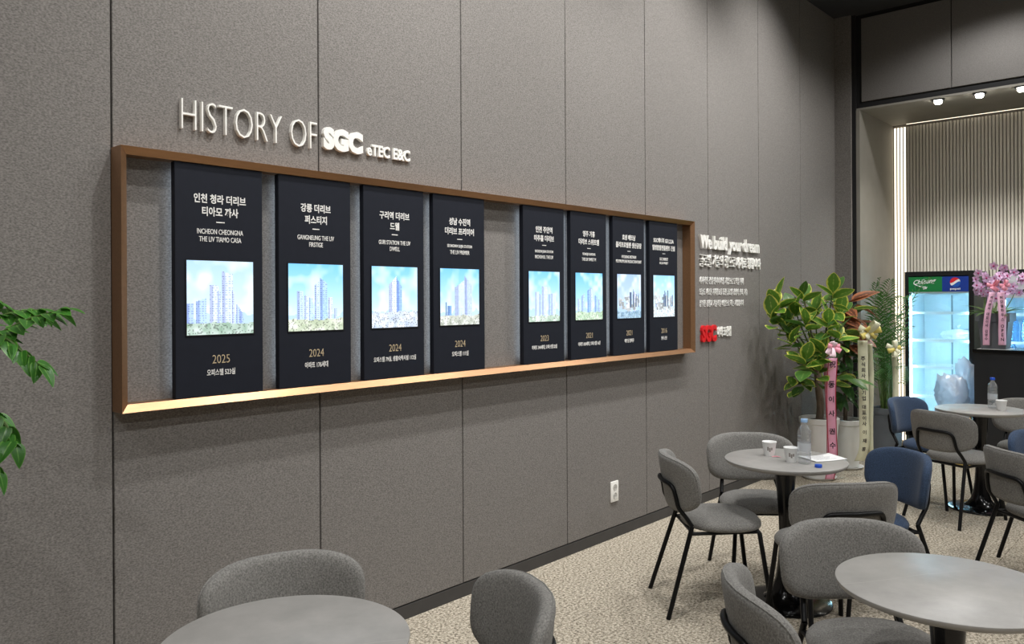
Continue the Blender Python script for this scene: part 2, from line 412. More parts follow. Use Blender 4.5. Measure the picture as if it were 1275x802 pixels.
# far end: nib wall, dark vertical trim, header over the niche, niche with slatted back
YN = 2.826; XB = 9.47; ZN = 3.465; XH = 8.42
o = MB().box(XC, XB + 0.1, 2.90, WALL + 0.14, 0, CEIL).build('wall_back', M_WALL, None, False); o['kind'] = 'structure'
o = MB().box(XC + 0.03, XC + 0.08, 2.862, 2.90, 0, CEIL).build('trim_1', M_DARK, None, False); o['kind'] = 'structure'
o = MB().box(XH - 0.01, XB, YN, 2.90, 0, ZN).build('wall_niche', M_NICHE, None, False); o['kind'] = 'structure'
hd = struct('wall_header')
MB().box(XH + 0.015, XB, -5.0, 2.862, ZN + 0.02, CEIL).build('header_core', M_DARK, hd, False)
MB().box(XH + 0.0, XB, -5.0, 2.862, ZN, ZN + 0.02).build('soffit', M_NICHE, hd, False)
ys = [2.815, 1.991] + [1.991 - 0.9 * k for k in range(1, 8)]
for k in range(len(ys) - 1):
    vs, fs = bevel_box(XH, XH + 0.02, ys[k + 1] + 0.004, ys[k] - 0.004, 3.546, 4.386, 0.002, 1)
    MB().add(vs, fs).build('header_panel', M_HEAD, hd, False)
sw = struct('wall_slats')
MB().box(XB + 0.012, XB + 0.1, -5.0, YN, 0, ZN).build('slat_backing', M_SLATB, sw, False)
sl = MB(); vs, fs = bevel_box(-0.016, 0.012, -0.0118, 0.0118, 0, ZN - 0.03, 0.003, 1); sl.add(vs, fs)
sme = sl.mesh('slat', M_SLAT, False)
for k in range(4, 170):
    o = link('slat', sme, sw); o.location = (XB, 2.80 - 0.0328 * k, 0)
# led lines of the niche: one upright in the corner, one along the top
for k in range(4):
    y = 2.80 - 0.0328 * k
    MB().box(XB - 0.012, XB + 0.012, y - 0.0095, y + 0.0095, 0.0, ZN - 0.03).build('light_slat', M_LED, sw, False)
    MB().box(XB - 0.020, XB + 0.012, y - 0.0195, y - 0.0133, 0.0, ZN - 0.03).build('divider_fin', M_SLATB, sw, False)
ls = thing('led_strip', 'warm horizontal LED strip along the top of the slatted wall', 'light')
MB().box(XB - 0.045, XB - 0.033, -3.0, YN - 0.15, ZN - 0.008, ZN - 0.001).build('diffuser', M_LED, ls, False)
MB().box(XB - 0.05, XB - 0.028, -3.0, YN - 0.145, ZN - 0.005, ZN - 0.0005).build('channel', M_NICHE, ls, False)
# remaining walls of the hall, out of view
for n, b_ in (('wall_front', (-3.7, -3.6, -5.0, 3.2, 0, CEIL)), ('wall_right', (-3.6, 9.6, -5.1, -5.0, 0, CEIL))):
    o = MB().box(*b_).build(n, M_PLAIN, None, False); o['kind'] = 'structure'

# ------------------------------------------------------------------ ceiling downlights
LAMPS = [0]
def downlight(x, y, z, label, group, size, blend, watts, color, r=0.07, lens=M_LAMP, aim=None, off='_offscreen'):
    LAMPS[0] += 1
    t = thing('downlight' + off, label, 'downlight', (x, y, z), 0, group)
    MB().lathe([(r * 1.35, 0.0), (r * 1.35, -0.012), (r, -0.014), (r * 0.9, -0.004), (r * 0.9, 0.0)], 24).build('housing', M_BLACK, t)
    MB().lathe([(0, -0.0045), (r * 0.85, -0.0045), (r * 0.85, -0.003), (0, -0.003)], 20, cap=False).build('lens' + off, lens, t)
    L = bpy.data.lights.new('ceiling_bulb_%02d%s' % (LAMPS[0], off), 'SPOT'); L.energy = watts; L.spot_size = R(size); L.spot_blend = blend; L.shadow_soft_size = r; L.color = color
    lo = bpy.data.objects.new('ceiling_bulb_%02d%s' % (LAMPS[0], off), L); COL.objects.link(lo); lo.parent = t; lo.location = (0, 0, -0.03)
    if aim is not None:
        d = Vector(aim) - Vector((x, y, z - 0.03)); lo.rotation_euler = d.to_track_quat('-Z', 'Y').to_euler()
    return t
WARM = (1.0, 0.995, 0.985)
for x in (-1.0, 1.2, 3.4, 5.6, 7.6):
    for y in (1.45, -0.6, -2.8):
        downlight(x, y, CEIL, 'round downlight set into the dark ceiling over the tables', 'ceiling downlights over the hall', 150, 0.5, LAMP_W, WARM)
for x in (2.0, 3.5, 5.0, 6.5):
    downlight(x, 1.95, CEIL, 'round wall-washing downlight in the dark ceiling near the panelled wall', 'wall washers along the panelled wall', 100, 1.0, WASH_W * (0.8 if x > 6 else 1.0), WARM, aim=(x, WALL, 2.9))
M_SPOTL = emis('spot_lens', (255, 250, 240), 40.0)
for y, q in ((2.12, 'closest to the glowing slats'), (1.77, 'second from the glowing slats'), (1.435, 'third from the glowing slats')):
    dl = downlight(XH + 0.06, y, ZN, 'small bright spotlight under the niche soffit, ' + q, 'spotlights under the niche soffit', 110, 0.6, 34.0, (1.0, 0.96, 0.88), 0.04, M_SPOTL, off='')
    MB().lathe([(0.034, -0.004), (0.034, -0.03), (0.026, -0.042), (0.0, -0.046)], 16, cap=False).build('bulb_dome', M_SPOTL, dl)
    [c for c in dl.children if c.type == 'LIGHT'][0].location.z = -0.06

# ------------------------------------------------------------------ bronze frame on the wall
FY = 2.972; FX0, FX1, FZ0, FZ1 = 1.214, 5.328, 1.177, 2.142; FT = 0.028
fr = thing('display_case', 'long bronze metal surround enclosing the row of project boards', 'display case', ((FX0 + FX1) / 2, WALL, FZ0))
ox, oz = (FX0 + FX1) / 2, FZ0
def frame_bar(p0, p1, q1, q0):
    # p: outer corners, q: inner corners (x, z); the front slopes back towards the inside
    vs = []
    for (x, z), y in ((p0, FY), (p1, FY), (q1, FYI), (q0, FYI), (p0, WALL - .0008), (p1, WALL - .0008), (q1, WALL - .0008), (q0, WALL - .0008)): vs.append((x - ox, y - WALL, z - oz))
    MB().add(vs, [(0, 1, 2, 3), (4, 7, 6, 5), (0, 4, 5, 1), (1, 5, 6, 2), (2, 6, 7, 3), (3, 7, 4, 0)]).build('case_bar', M_BRONZE, fr, False)
FYI = FY + 0.022
i0, i1, k0, k1 = FX0 + FT, FX1 - FT, FZ0 + FT, FZ1 - FT
frame_bar((FX0, FZ1), (FX1, FZ1), (i1, k1), (i0, k1))
frame_bar((FX0, FZ0), (FX1, FZ0), (i1, k0), (i0, k0))
frame_bar((FX0, FZ0), (FX0, FZ1), (i0, k1), (i0, k0))
frame_bar((FX1, FZ0), (FX1, FZ1), (i1, k1), (i1, k0))

# ------------------------------------------------------------------ picture prints of the light boxes
def vnoise(rng, h, w_, cells):
    g = rng.random((cells + 2, cells + 2)); yy = np.linspace(0, cells, h); xx = np.linspace(0, cells, w_)
    yi = yy.astype(int); xi = xx.astype(int); fy = (yy - yi)[:, None]; fx = (xx - xi)[None, :]
    fy = fy * fy * (3 - 2 * fy); fx = fx * fx * (3 - 2 * fx)
    a = g[yi][:, xi]; b = g[yi][:, xi + 1]; c = g[yi + 1][:, xi]; d = g[yi + 1][:, xi + 1]
    return (a * (1 - fx) + b * fx) * (1 - fy) + (c * (1 - fx) + d * fx) * fy
def picture(idx, towers, ground, sky, kind='city'):
    rng = np.random.default_rng(idx + 7); hh, ww = 64, 60
    img = np.zeros((hh, ww, 3)); v = np.linspace(0, 1, hh)[:, None]          # v: 0 bottom .. 1 top
    top, low = np.array(sky[0]) / 255., np.array(sky[1]) / 255.
    img[:] = low * (1 - v[..., None]) + top * v[..., None]
    cl = vnoise(rng, hh, ww, 4) * 0.6 + vnoise(rng, hh, ww, 9) * 0.4
    cl = np.clip((cl - 0.45) * 3, 0, 1)[..., None] * 0.6
    img = img * (1 - cl) + np.array([0.97, 0.985, 1.0]) * cl
    X = (np.arange(ww) + .5) / ww; Y = (np.arange(hh) + .5) / hh
    XX, YY = np.meshgrid(X, Y)
    # distant low skyline
    sk = 0.2 + 0.1 * vnoise(rng, 1, ww, 14)[0]
    mk = YY < sk[None, :]; img[mk] = img[mk] * 0.4 + np.array([0.62, 0.76, 0.9]) * 0.6
    for (x0, x1, t0, t1, col) in towers:
        tp = t0 + (t1 - t0) * np.clip((XX - x0) / (x1 - x0), 0, 1)
        mk = (XX >= x0) & (XX < x1) & (YY < tp) & (YY > 0.13)
        base = np.array(col) / 255.; side = ((XX - x0) / (x1 - x0))
        shade = np.where(side < 0.38, 0.84, 1.04)
        win = (((np.arange(hh) % 2) == 0)[:, None] & ((np.arange(ww) % 3) != 0)[None, :])
        shade = shade * np.where(win & (rng.random((hh, ww)) < 0.7), 0.80, 1.0)
        blk = base[None, None, :] * shade[..., None]; blk[..., 2] = np.minimum(1, blk[..., 2] * 1.12)
        img[mk] = blk[mk]
    gc = np.array(ground[0]) / 255.; gw = np.array(ground[1]) / 255.
    gl = ground[2] + 0.04 * vnoise(rng, 1, ww, 10)[0]
    mk = YY < gl[None, :]; nz = vnoise(rng, hh, ww, 16)[..., None]
    gg = gc * (1 - nz) + gw * nz; gg = gg * 0.7 + 0.28; gg = gg * np.where(rng.random((hh, ww, 1)) < 0.16, 0.7, 1.0); img[mk] = gg[mk]
    if kind == 'plant':
        for _ in range(46):
            x = rng.random() * 0.85 + 0.08; y = 0.2 + rng.random() * 0.3; s = 0.02 + rng.random() * 0.05
            mk = (np.abs(XX - x) < s) & (np.abs(YY - y) < s * 0.7); img[mk] = np.array([0.93, 0.96, 0.98]) * (0.55 + 0.45 * rng.random())
        for _ in range(12):
            x = 0.45 + rng.random() * 0.45; h_ = 0.45 + rng.random() * 0.2; mk = (np.abs(XX - x) < 0.012) & (YY < h_) & (YY > 0.25); img[mk] = (0.3, 0.38, 0.5)
    return np.clip(img, 0, 1)
def picture_mesh(img, x0, x1, z0, z1, y):
    hh, ww, _ = img.shape
    vs = [(x0 + (x1 - x0) * i / ww, y, z0 + (z1 - z0) * j / hh) for j in range(hh + 1) for i in range(ww + 1)]
    fs = [(j * (ww + 1) + i, j * (ww + 1) + i + 1, (j + 1) * (ww + 1) + i + 1, (j + 1) * (ww + 1) + i) for j in range(hh) for i in range(ww)]
    me = bpy.data.meshes.new('lightbox_picture'); me.from_pydata(vs, [], fs)
    at = me.color_attributes.new('print', 'BYTE_COLOR', 'CORNER')
    c = np.ones((hh * ww, 4, 4), dtype=np.float32); li = np.where(img <= 0.04045, img / 12.92, ((img + 0.055) / 1.055) ** 2.4)
    c[:, :, :3] = li.reshape(-1, 1, 3); at.data.foreach_set('color', c.ravel())
    me.materials.append(M_PRINT); return me
M_PRINT = bpy.data.materials.new('lightbox_print'); M_PRINT.use_nodes = True
_n = M_PRINT.node_tree; _b = _n.nodes['Principled BSDF']; _a = _n.nodes.new('ShaderNodeAttribute'); _a.attribute_name = 'print'
_n.links.new(_a.outputs['Color'], _b.inputs['Emission Color']); _b.inputs['Emission Strength'].default_value = 1.3
_b.inputs['Base Color'].default_value = (0.03, 0.03, 0.03, 1); _b.inputs['Roughness'].default_value = 0.25
SKY = ((168, 214, 246), (240, 249, 255))
SKYB = ((120, 196, 244), (236, 250, 255))
GRN = ((96, 140, 110), (206, 224, 220), 0.13)
BOARDS = [
 (['인천 청라 더리브', '티아모 까사'], ['INCHEON CHEONGNA', 'THE LIV TIAMO CASA'], '2025', '오피스텔 523실', 0.095, 0.262,
  ([(0.0, .10, .42, .42, (170, 196, 232)), (.13, .29, .45, .5, (176, 204, 236)), (.33, .47, .68, .66, (206, 222, 240)), (.45, .5, .6, .6, (190, 208, 232)), (.51, .68, .86, .82, (204, 220, 240)), (.66, .72, .6, .58, (196, 212, 236)), (.73, .79, .42, .36, (182, 204, 234)), (.79, .85, .34, .26, (170, 196, 230))], GRN, ((172, 208, 236), (226, 240, 252)), 'city'),
  'black board with a lightbox picture of tall pale towers, marked 2025'),
 (['강릉 더리브', '퍼스티지'], ['GANGNEUNG THE LIV', 'FIRSTIGE'], '2024', '아파트 176세대', 0.09, 0.20,
  ([(.15, .27, .6, .6, (190, 214, 236)), (.28, .36, .53, .52, (206, 224, 238)), (.36, .44, .5, .48, (186, 212, 236)), (.46, .56, .68, .74, (196, 218, 238)), (.56, .7, .8, .72, (170, 204, 238)), (.72, .8, .5, .5, (214, 230, 240)), (.83, .88, .33, .33, (186, 204, 216))], ((150, 170, 130), (238, 244, 226), 0.15), SKYB, 'city'),
  'black board with lightbox picture of glassy towers, second from the frame corner under the sign'),
 (['구리역 더리브', '드웰'], ['GURI STATION THE LIV', 'DWELL'], '2024', '오피스텔 79실, 생활숙박시설 112실', 0.115, 0.215,
  ([(.36, .54, .70, .85, (214, 228, 242)), (.53, .65, .82, .68, (150, 186, 232))], ((150, 172, 206), (232, 240, 250), 0.24), SKYB, 'city'),
  'black board with lightbox picture of one slim tower, third along the row'),
 (['성남 수진역', '더리브 프리미어'], ['SEONGNAM SUJIN STATION', 'THE LIV PREMIER'], '2024', '오피스텔 111실', 0.11, 0.20,
  ([(.13, .17, .4, .4, (120, 150, 180)), (.19, .29, .34, .34, (130, 170, 210)), (.36, .62, .66, .8, (206, 224, 240)), (.61, .82, .88, .72, (190, 210, 232))], ((140, 150, 130), (236, 240, 236), 0.15), SKYB, 'city'),
  'black board with lightbox picture of one angled block, beside the empty gap in the row'),
 (['인천 주안역', '미추홀 더리브'], ['INCHEON JUAN STATION', 'MICHUHOL THE LIV'], '2023', '아파트 344세대, 오피스텔 22실', 0.115, 0.225,
  ([(.2, .33, .6, .6, (206, 226, 240)), (.33, .42, .54, .54, (190, 214, 236)), (.41, .6, .7, .7, (210, 228, 242)), (.64, .72, .54, .56, (180, 208, 236)), (.72, .86, .57, .57, (206, 226, 240))], ((120, 160, 130), (230, 244, 236), 0.1), SKYB, 'city'),
  'black board with lightbox picture of paired pale towers, marked 2023'),
 (['영주 가흥', '더리브 스위트엠'], ['YEONGJU GAHEUNG', 'THE LIV SWEET M'], '2021', '아파트 818세대, 오피스텔 16실', 0.095, 0.235,
  ([(.08, .18, .45, .45, (190, 214, 236)), (.22, .34, .5, .58, (180, 208, 232)), (.44, .54, .62, .7, (150, 190, 230)), (.53, .64, .72, .6, (200, 220, 240)), (.7, .82, .52, .5, (160, 196, 230)), (.84, .92, .44, .42, (180, 206, 232))], ((130, 176, 130), (226, 244, 220), 0.15), ((110, 190, 240), (220, 244, 255)), 'city'),
  'black board with lightbox picture of needle towers over green lawn, marked 2021'),
 (['효성 베트남', '폴리프로필렌 생산공장'], ['HYOSUNG VIETNAM', 'POLYPROPYLENE PRODUCTION PLANT'], '2021', '베트남 붕따우', 0.14, 0.265,
  ([(.5, .58, .5, .5, (200, 210, 224)), (.7, .78, .6, .6, (210, 216, 226))], ((70, 120, 160), (150, 190, 214), 0.14), ((160, 190, 232), (196, 218, 244)), 'plant'),
  'black board with lightbox picture of a white seaside factory plant'),
 (['SGC에너지 GE1,2,3A', '열병합발전플랜트 건설'], ['SGC ENERGY', 'GE1,2,3A PROJECT'], '2016', '한국 군산', 0.14, 0.265,
  ([(.1, .3, .4, .42, (200, 216, 228)), (.5, .56, .55, .55, (180, 200, 220))], ((176, 196, 208), (232, 240, 244), 0.22), ((150, 206, 242), (226, 244, 252)), 'plant'),
  'black board with lightbox picture of a power plant, last one by the frame end'),
]
BX = [1.422, 1.868, 2.312, 2.746, 3.432, 3.868, 4.312, 4.750]
BW = 0.370; BYF = 2.998; BYB = 3.028; BZ0, BZ1 = FZ0 + FT + 0.002, FZ1 - FT - 0.002
for i, (tl, en, yr, cap, tw, ew, pic, lab) in enumerate(BOARDS):
    x0, x1 = BX[i], BX[i] + BW; cx = (x0 + x1) / 2
    t = thing('display_board', lab, 'display board', (cx, BYB, BZ0), 0, 'project boards in the bronze frame')
    def off(me):
        a = coords(me); a -= np.array([cx, BYB, BZ0]); set_coords(me, a); return me
    vs, fs = bevel_box(x0 - cx, x1 - cx, BYF - BYB, 0, 0, BZ1 - BZ0, 0.0015, 1)
    b_ = MB().add(vs, fs).build('board', M_BOARD, t, False)
    for sx in (x0 + 0.020,):      # led strips behind the board edges light the wall
        MB().box(sx - cx, sx + 0.018 - cx, 0.0005, 0.006, 0.03, BZ1 - BZ0 - 0.03).build('led_strip', M_LEDC, t, False)
    px0, px1, pz0, pz1 = cx - 0.141, cx + 0.141, 1.447, 1.737
    link('lightbox_picture', off(picture_mesh(picture(i, *pic), px0, px1, pz0, pz1, BYF - 0.001)), t)
    rim = MB()
    for a in ((px0 - .004, px1 + .004, pz0 - .004, pz0), (px0 - .004, px1 + .004, pz1, pz1 + .004), (px0 - .004, px0, pz0, pz1), (px1, px1 + .004, pz0, pz1)):
        rim.box(a[0] - cx, a[1] - cx, BYF - 0.003 - BYB, BYF - BYB, a[2] - BZ0, a[3] - BZ0)
    rim.build('picture_rim', M_BOARDE, t, False)
    yf = BYF - 0.0002
    for s, z in zip(tl, (1.962, 1.912)):
        link('title_lettering', off(fit_text(s, None, 0.33, z, None, yf, 0.0012, M_INK, 0.022, height=0.037, cx=cx, cond=0.82)), t)
    MB().box(-0.018, 0.018, yf - 0.001 - BYB, yf - BYB, 1.888 - BZ0, 1.892 - BZ0).build('divider', M_INK, t, False)
    for s, z in zip(en, (1.842, 1.812)):
        link('english_lettering', off(fit_text(s, None, 0.30, z, None, yf, 0.0012, M_INK, 0.006, height=0.020, cx=cx, cond=0.66)), t)
    link('year_lettering', off(fit_text(yr, None, 0.2, 1.333, None, yf, 0.0012, M_GOLD, -0.010, height=0.033, cx=cx, cond=0.8)), t)
    link('caption_lettering', off(fit_text(cap, None, 0.30, 1.285, None, yf, 0.0012, M_INK, 0.012, height=0.026, cx=cx, cond=0.68)), t)

# ------------------------------------------------------------------ raised lettering on the wall
def sign(label, parts, name='wall_sign'):
    x = parts[0][1]; z = parts[0][3]
    t = thing(name, label, 'sign', (x, WALL, z))
    for s, x0, x1, z0, z1, depth, mt, offs, each in parts:
        me = fit_text(s, x0 - x, x1 - x, z0 - z, z1 - z, 0.0, depth, mt, offs)
        if each:
            for m2 in split_letters(me, mt): link('letter', m2, t)
        else: link('lettering', me, t)
    return t
sign('large raised white lettering above the bronze frame', [
    ('HISTORY OF', 1.472, 2.092, 2.250, 2.370, 0.018, M_WHITE, -0.022, True),
    ('SGC', 2.126, 2.346, 2.258, 2.361, 0.018, M_WHITE, 0.068, True),
    ('eTEC E&C', 2.374, 2.640, 2.262, 2.318, 0.014, M_WHITE, 0.028, True)])
sign('raised white slogan lettering right of the bronze frame', [
    ('We build your dream', 5.536, 6.560, 1.925, 2.062, 0.02, M_WHITE, 0.03, True),
    ('글로벌 기술의 힘으로', 5.546, 6.130, 1.818, 1.916, 0.012, M_WHITE, -0.010, False),
    ('세계로 향합니다', 6.145, 6.600, 1.818, 1.912, 0.012, M_WHITE, 0.03, False)])
sign('three small lines of white Korean text on the wall', [
    ('세계적인 건설·엔지니어링 기업으로 도약을 위해', 5.546, 6.290, 1.684, 1.742, 0.004, M_INK, 0.002, False),
    ('오늘도 새로운 가치창조를 통한 글로벌 경쟁력, 신뢰, 기술', 5.546, 6.360, 1.596, 1.652, 0.004, M_INK, 0.002, False),
    ('풍부한 경험과 기술력을 바탕으로 하는 기업입니다', 5.546, 6.290, 1.508, 1.562, 0.004, M_INK, 0.002, False)], 'wall_text')
sign('raised company logo with thick red letters and white Korean name', [
    ('SGC', 5.556, 5.790, 1.236, 1.366, 0.02, M_RED, 0.05, True),
    ('이테크건설', 5.810, 6.050, 1.268, 1.348, 0.012, M_WHITE, 0.03, False)], 'wall_logo')

# wall socket
t = thing('wall_outlet', 'white double wall socket low on the grey panels', 'outlet', (4.396, WALL, 0.24))
vs, fs = bevel_box(-0.042, 0.042, -0.012, 0, 0, 0.135, 0.004, 2); pl = MB().add(vs, fs).build('cover_plate', M_OUT, t)
for z in (0.040, 0.095):
    q = MB().lathe([(0.0215, 0), (0.0215, 0.002), (0.018, 0.0022), (0.017, 0.0004), (0, 0.0004)], 20)
    s_ = q.build('socket', M_OUTD, t); s_.rotation_euler = (R(90), 0, 0); s_.location = (0, -0.012, z)
    hq = MB()
    for dx in (-0.0085, 0.0085): hq.lathe([(0.0026, 0), (0.0026, 0.0012)], 8, c=(dx, 0))
    hq.build('pin_hole', M_DARK, s_)

# ------------------------------------------------------------------ chairs
def super_pt(a, n):
    c, s = math.cos(a), math.sin(a)
    return math.copysign(abs(c) ** (2 / n), c), math.copysign(abs(s) ** (2 / n), s)
BK_W, BK_Z0, BK_Z1 = 0.245, 0.512, 0.778
def back_x(y, z):                     # centre surface of the backrest
    u = y / BK_W
    return -0.250 + 0.105 * abs(u) ** 2.2 - 0.16 * (z - 0.5)
def chair_meshes(fab):
    D = {}
    # seat
    s = MB(); n = 40; rings = [(0.0, 0.485), (0.35, 0.484), (0.62, 0.480), (0.82, 0.471), (0.93, 0.459), (0.985, 0.444), (1.0, 0.432), (0.985, 0.421), (0.93, 0.415), (0.6, 0.412), (0.0, 0.412)]
    vs = []; fs = []
    for r, z in rings:
        for k in range(n):
            a = 2 * PI * k / n; x, y = super_pt(a, 2.5)
            wid = 0.215 * (1 - 0.05 * max(0, -x)); dip = 0.008 * (1 - r * r) if z > 0.43 else 0
            vs.append((-0.004 + 0.197 * x * r, wid * y * r, z - dip))
    for i in range(len(rings) - 1):
        for k in range(n): fs.append((i * n + k, i * n + (k + 1) % n, (i + 1) * n + (k + 1) % n, (i + 1) * n + k))
    s.add(vs, fs); D['seat'] = s.mesh('seat', fab, True, True, 70)
    # backrest pad
    s = MB(); n = 48; zc = (BK_Z0 + BK_Z1) / 2; hz = (BK_Z1 - BK_Z0) / 2
    prof = [(0.0, 1.0), (0.3, 1.0), (0.6, 0.98), (0.8, 0.9), (0.91, 0.74), (0.97, 0.5), (1.0, 0.12), (1.0, -0.25), (0.985, -0.6), (0.94, -0.86), (0.85, -0.96), (0.6, -1.0), (0.3, -1.0), (0.0, -1.0)]
    vs = []; fs = []; th = 0.026
    for r, tt in prof:
        for k in range(n):
            a = 2 * PI * k / n; y, z = super_pt(a, 3.5)
            Y = y * r * BK_W * (1 + 0.03 * z); Z = zc + z * r * hz + 0.012 * (1 - abs(y * r) ** 2) * (1 if z < 0 else 0) * (-r)
            # thickness along the local normal
            e = 0.004; dxdy = (back_x(Y + e, Z) - back_x(Y - e, Z)) / (2 * e)
            nrm = Vector((1, -dxdy, 0.16)).normalized()
            p = Vector((back_x(Y, Z), Y, Z)) + nrm * (tt * th); vs.append(p)
    for i in range(len(prof) - 1):
        for k in range(n): fs.append((i * n + k, i * n + (k + 1) % n, (i + 1) * n + (k + 1) % n, (i + 1) * n + k))
    s.add(vs, fs); D['backrest'] = s.mesh('backrest', fab, True, True, 80)
    ring = [vs[8 * n + k] for k in range(n)]
    D['piping'] = MB().tube(ring, 0.0028, 6, closed=True).mesh('piping', fab)
    # legs
    for sgn, key in ((1, 'l'), (-1, 'r')):
        D['rear' + key] = MB().tube([(-0.325, sgn * 0.215, 0.0), (-0.204, sgn * 0.172, 0.40), (-0.192, sgn * 0.167, 0.44)], 0.0115, 10).mesh('leg', M_BLACK)
        D['front' + key] = MB().tube([(0.205, sgn * 0.195, 0.0), (0.150, sgn * 0.160, 0.40), (0.140, sgn * 0.145, 0.413)], 0.0115, 10).mesh('leg', M_BLACK)
    # loop behind the back
    yb = [0.167, 0.160, 0.150, 0.143, 0.134, 0.112, 0.06, 0.0]; zb = [0.44, 0.485, 0.53, 0.58, 0.620, 0.639, 0.644, 0.644]
    pts = []
    for y, z in zip(yb, zb):
        x = (-0.192 if z < 0.45 else back_x(y, z) - 0.036); 
        if abs(z - 0.485) < 1e-4: x = -0.222
        pts.append((x, y, z))
    pts = pts + [(x, -y, z) for x, y, z in reversed(pts[:-1])]
    D['loop'] = MB().tube(pts, 0.0110, 10, smooth=4).mesh('back_frame', M_BLACK)
    fr_ = MB()
    for sgn in (1, -1):
        fr_.tube([(-0.198, sgn * 0.171, 0.405), (0.146, sgn * 0.152, 0.405)], 0.0095, 8)
    fr_.tube([(-0.185, 0.17, 0.405), (-0.185, -0.17, 0.405)], 0.0095, 8); fr_.tube([(0.140, 0.152, 0.405), (0.140, -0.152, 0.405)], 0.0095, 8)
    D['frame'] = fr_.mesh('seat_frame', M_BLACK)
    return D
CM = {'grey': chair_meshes(M_GREYF), 'blue': chair_meshes(M_BLUEF)}
def chair(col, x, y, deg, label):
    """x, y: middle of the backrest on the floor plan, deg: direction the sitter faces"""
    a = R(deg); D = CM[col]
    t = thing('upholstered_chair', label, 'chair', (x + 0.27 * math.cos(a), y + 0.27 * math.sin(a), 0), a, 'upholstered chairs at the round tables')
    link('seat', D['seat'], t); b_ = link('backrest', D['backrest'], t); link('piping', D['piping'], b_)
    for k in ('frontl', 'frontr', 'rearl', 'rearr'): link('leg', D[k], t)
    link('back_frame', D['loop'], t); link('seat_frame', D['frame'], t)
    return t
CH = [
 ('grey', 3.65, 2.195, -46, 'grey chair seen from its side, back towards the wall, at the table with two cups'),
 ('grey', 4.49, 2.165, -141, 'grey chair behind the table with two cups, seat facing that table'),
 ('grey', 3.60, 1.245, 48, 'grey chair with its back loop showing, pushed towards the table with two cups'),
 ('blue', 4.51, 1.27, 141, 'blue chair by the table with two cups'),
 ('grey', 2.15, 1.06, -50, 'grey chair backing the bare stone table, black loop behind its backrest'),
 ('grey', 2.96, 1.06, -139, 'grey chair facing out across the bare stone table, seat half under it'),
 ('grey', 1.395, 2.25, -108, 'grey chair against the wall at the bluish lit table'),
 ('grey', 1.725, 1.485, 152, 'grey chair standing alone on the carpet side of the bluish table'),
 ('grey', 6.18, 1.575, -22, 'grey chair seen from behind at the far table with the capped bottle'),
 ('blue', 6.85, 2.005, -104, 'blue chair in front of the drinks fridge and dark planter'),
 ('grey', 7.39, 1.21, 190, 'grey chair between the far table and the black counter'),
 ('grey', 4.89, 0.91, -43, 'grey chair with a black back loop, in front of a half-hidden blue chair'),
 ('blue', 5.72, 0.90, 230, 'blue chair half hidden behind a grey one with black back loop'),
]
for c in CH: chair(*c)

# ------------------------------------------------------------------ tables
TB_TOP = MB().lathe([(0.0, 0.716), (0.285, 0.716), (0.298, 0.722), (0.303, 0.729), (0.305, 0.735), (0.3045, 0.7385), (0.302, 0.740), (0.0, 0.740)], 96).mesh('table_top', [M_STONE], True, True, 35)
TB_PED = MB().lathe([(0.0, 0.716), (0.075, 0.716), (0.075, 0.708), (0.056, 0.704), (0.052, 0.66), (0.043, 0.55), (0.036, 0.44), (0.034, 0.36), (0.036, 0.28), (0.042, 0.20), (0.052, 0.13), (0.068, 0.075), (0.09, 0.042), (0.115, 0.026)], 40, cap=False).mesh('pedestal', M_GLOSSB, True, True)
TB_BASE = MB().lathe([(0.0, 0.0), (0.224, 0.0), (0.228, 0.004), (0.226, 0.009), (0.214, 0.0135), (0.16, 0.020), (0.115, 0.0265), (0.0, 0.0265)], 64).mesh('base', M_GLOSSB, True, True)
TABLES = [((2.596, 0.631), R(-33), 'round grey stone table with nothing on it, warm grey top'),
          ((4.059, 1.746), 1.1, 'round stone table holding two paper cups, an open bottle and paper'),
          ((6.792, 1.422), 2.0, 'round table near the fridge holding a capped bottle and one cup'),
          ((1.110, 1.757), R(150), 'round stone table with a bluish sheen beside the wall')]
for (x, y), rz, lab in TABLES:
    t = thing('round_table', lab, 'table', (x, y, 0), rz, 'round pedestal tables')
    link('table_top', TB_TOP, t); link('pedestal', TB_PED, t); link('base', TB_BASE, t)

# things on the tables
TZ = 0.740
def cup(p, lab, rz=0.0, plain=False):
    t = thing('paper_cup', lab, 'cup', (p.x, p.y, TZ), rz, 'paper cups')
    MB().lathe([(0.0, 0.002), (0.0255, 0.0), (0.0265, 0.002), (0.0365, 0.071), (0.038, 0.0725), (0.0372, 0.0745), (0.0355, 0.073), (0.0255, 0.006), (0.0, 0.006)], 32).build('cup_wall', M_PAPER, t, True, True)
    if not plain:
        g = MB()
        for a0, z0, z1 in ((-0.35, 0.030, 0.050), (-0.05, 0.024, 0.044), (0.25, 0.032, 0.046)):
            def fn(u, v):
                a = a0 + 0.26 * u; z = z0 + (z1 - z0) * v; r_ = 0.0267 + (z - 0.002) / 0.069 * 0.01 + 0.0002
                return (r_ * math.cos(a), r_ * math.sin(a), z)
            g.grid(fn, 4, 2)
        g.build('printed_mark', mat('cup_print', (150, 142, 136), 0.7), t)
    return t
def cam_dir(p): return math.atan2(-p.y, -p.x)
p = at_z(958, 567, TZ); cup(p, 'printed paper cup standing apart from the open bottle', cam_dir(p))
p = at_z(985, 575, TZ); cup(p, 'printed paper cup right beside the open bottle', cam_dir(p))
p = at_z(1247, 511, TZ); cup(p, 'small white cup beside the capped bottle on the far table', 0, True)
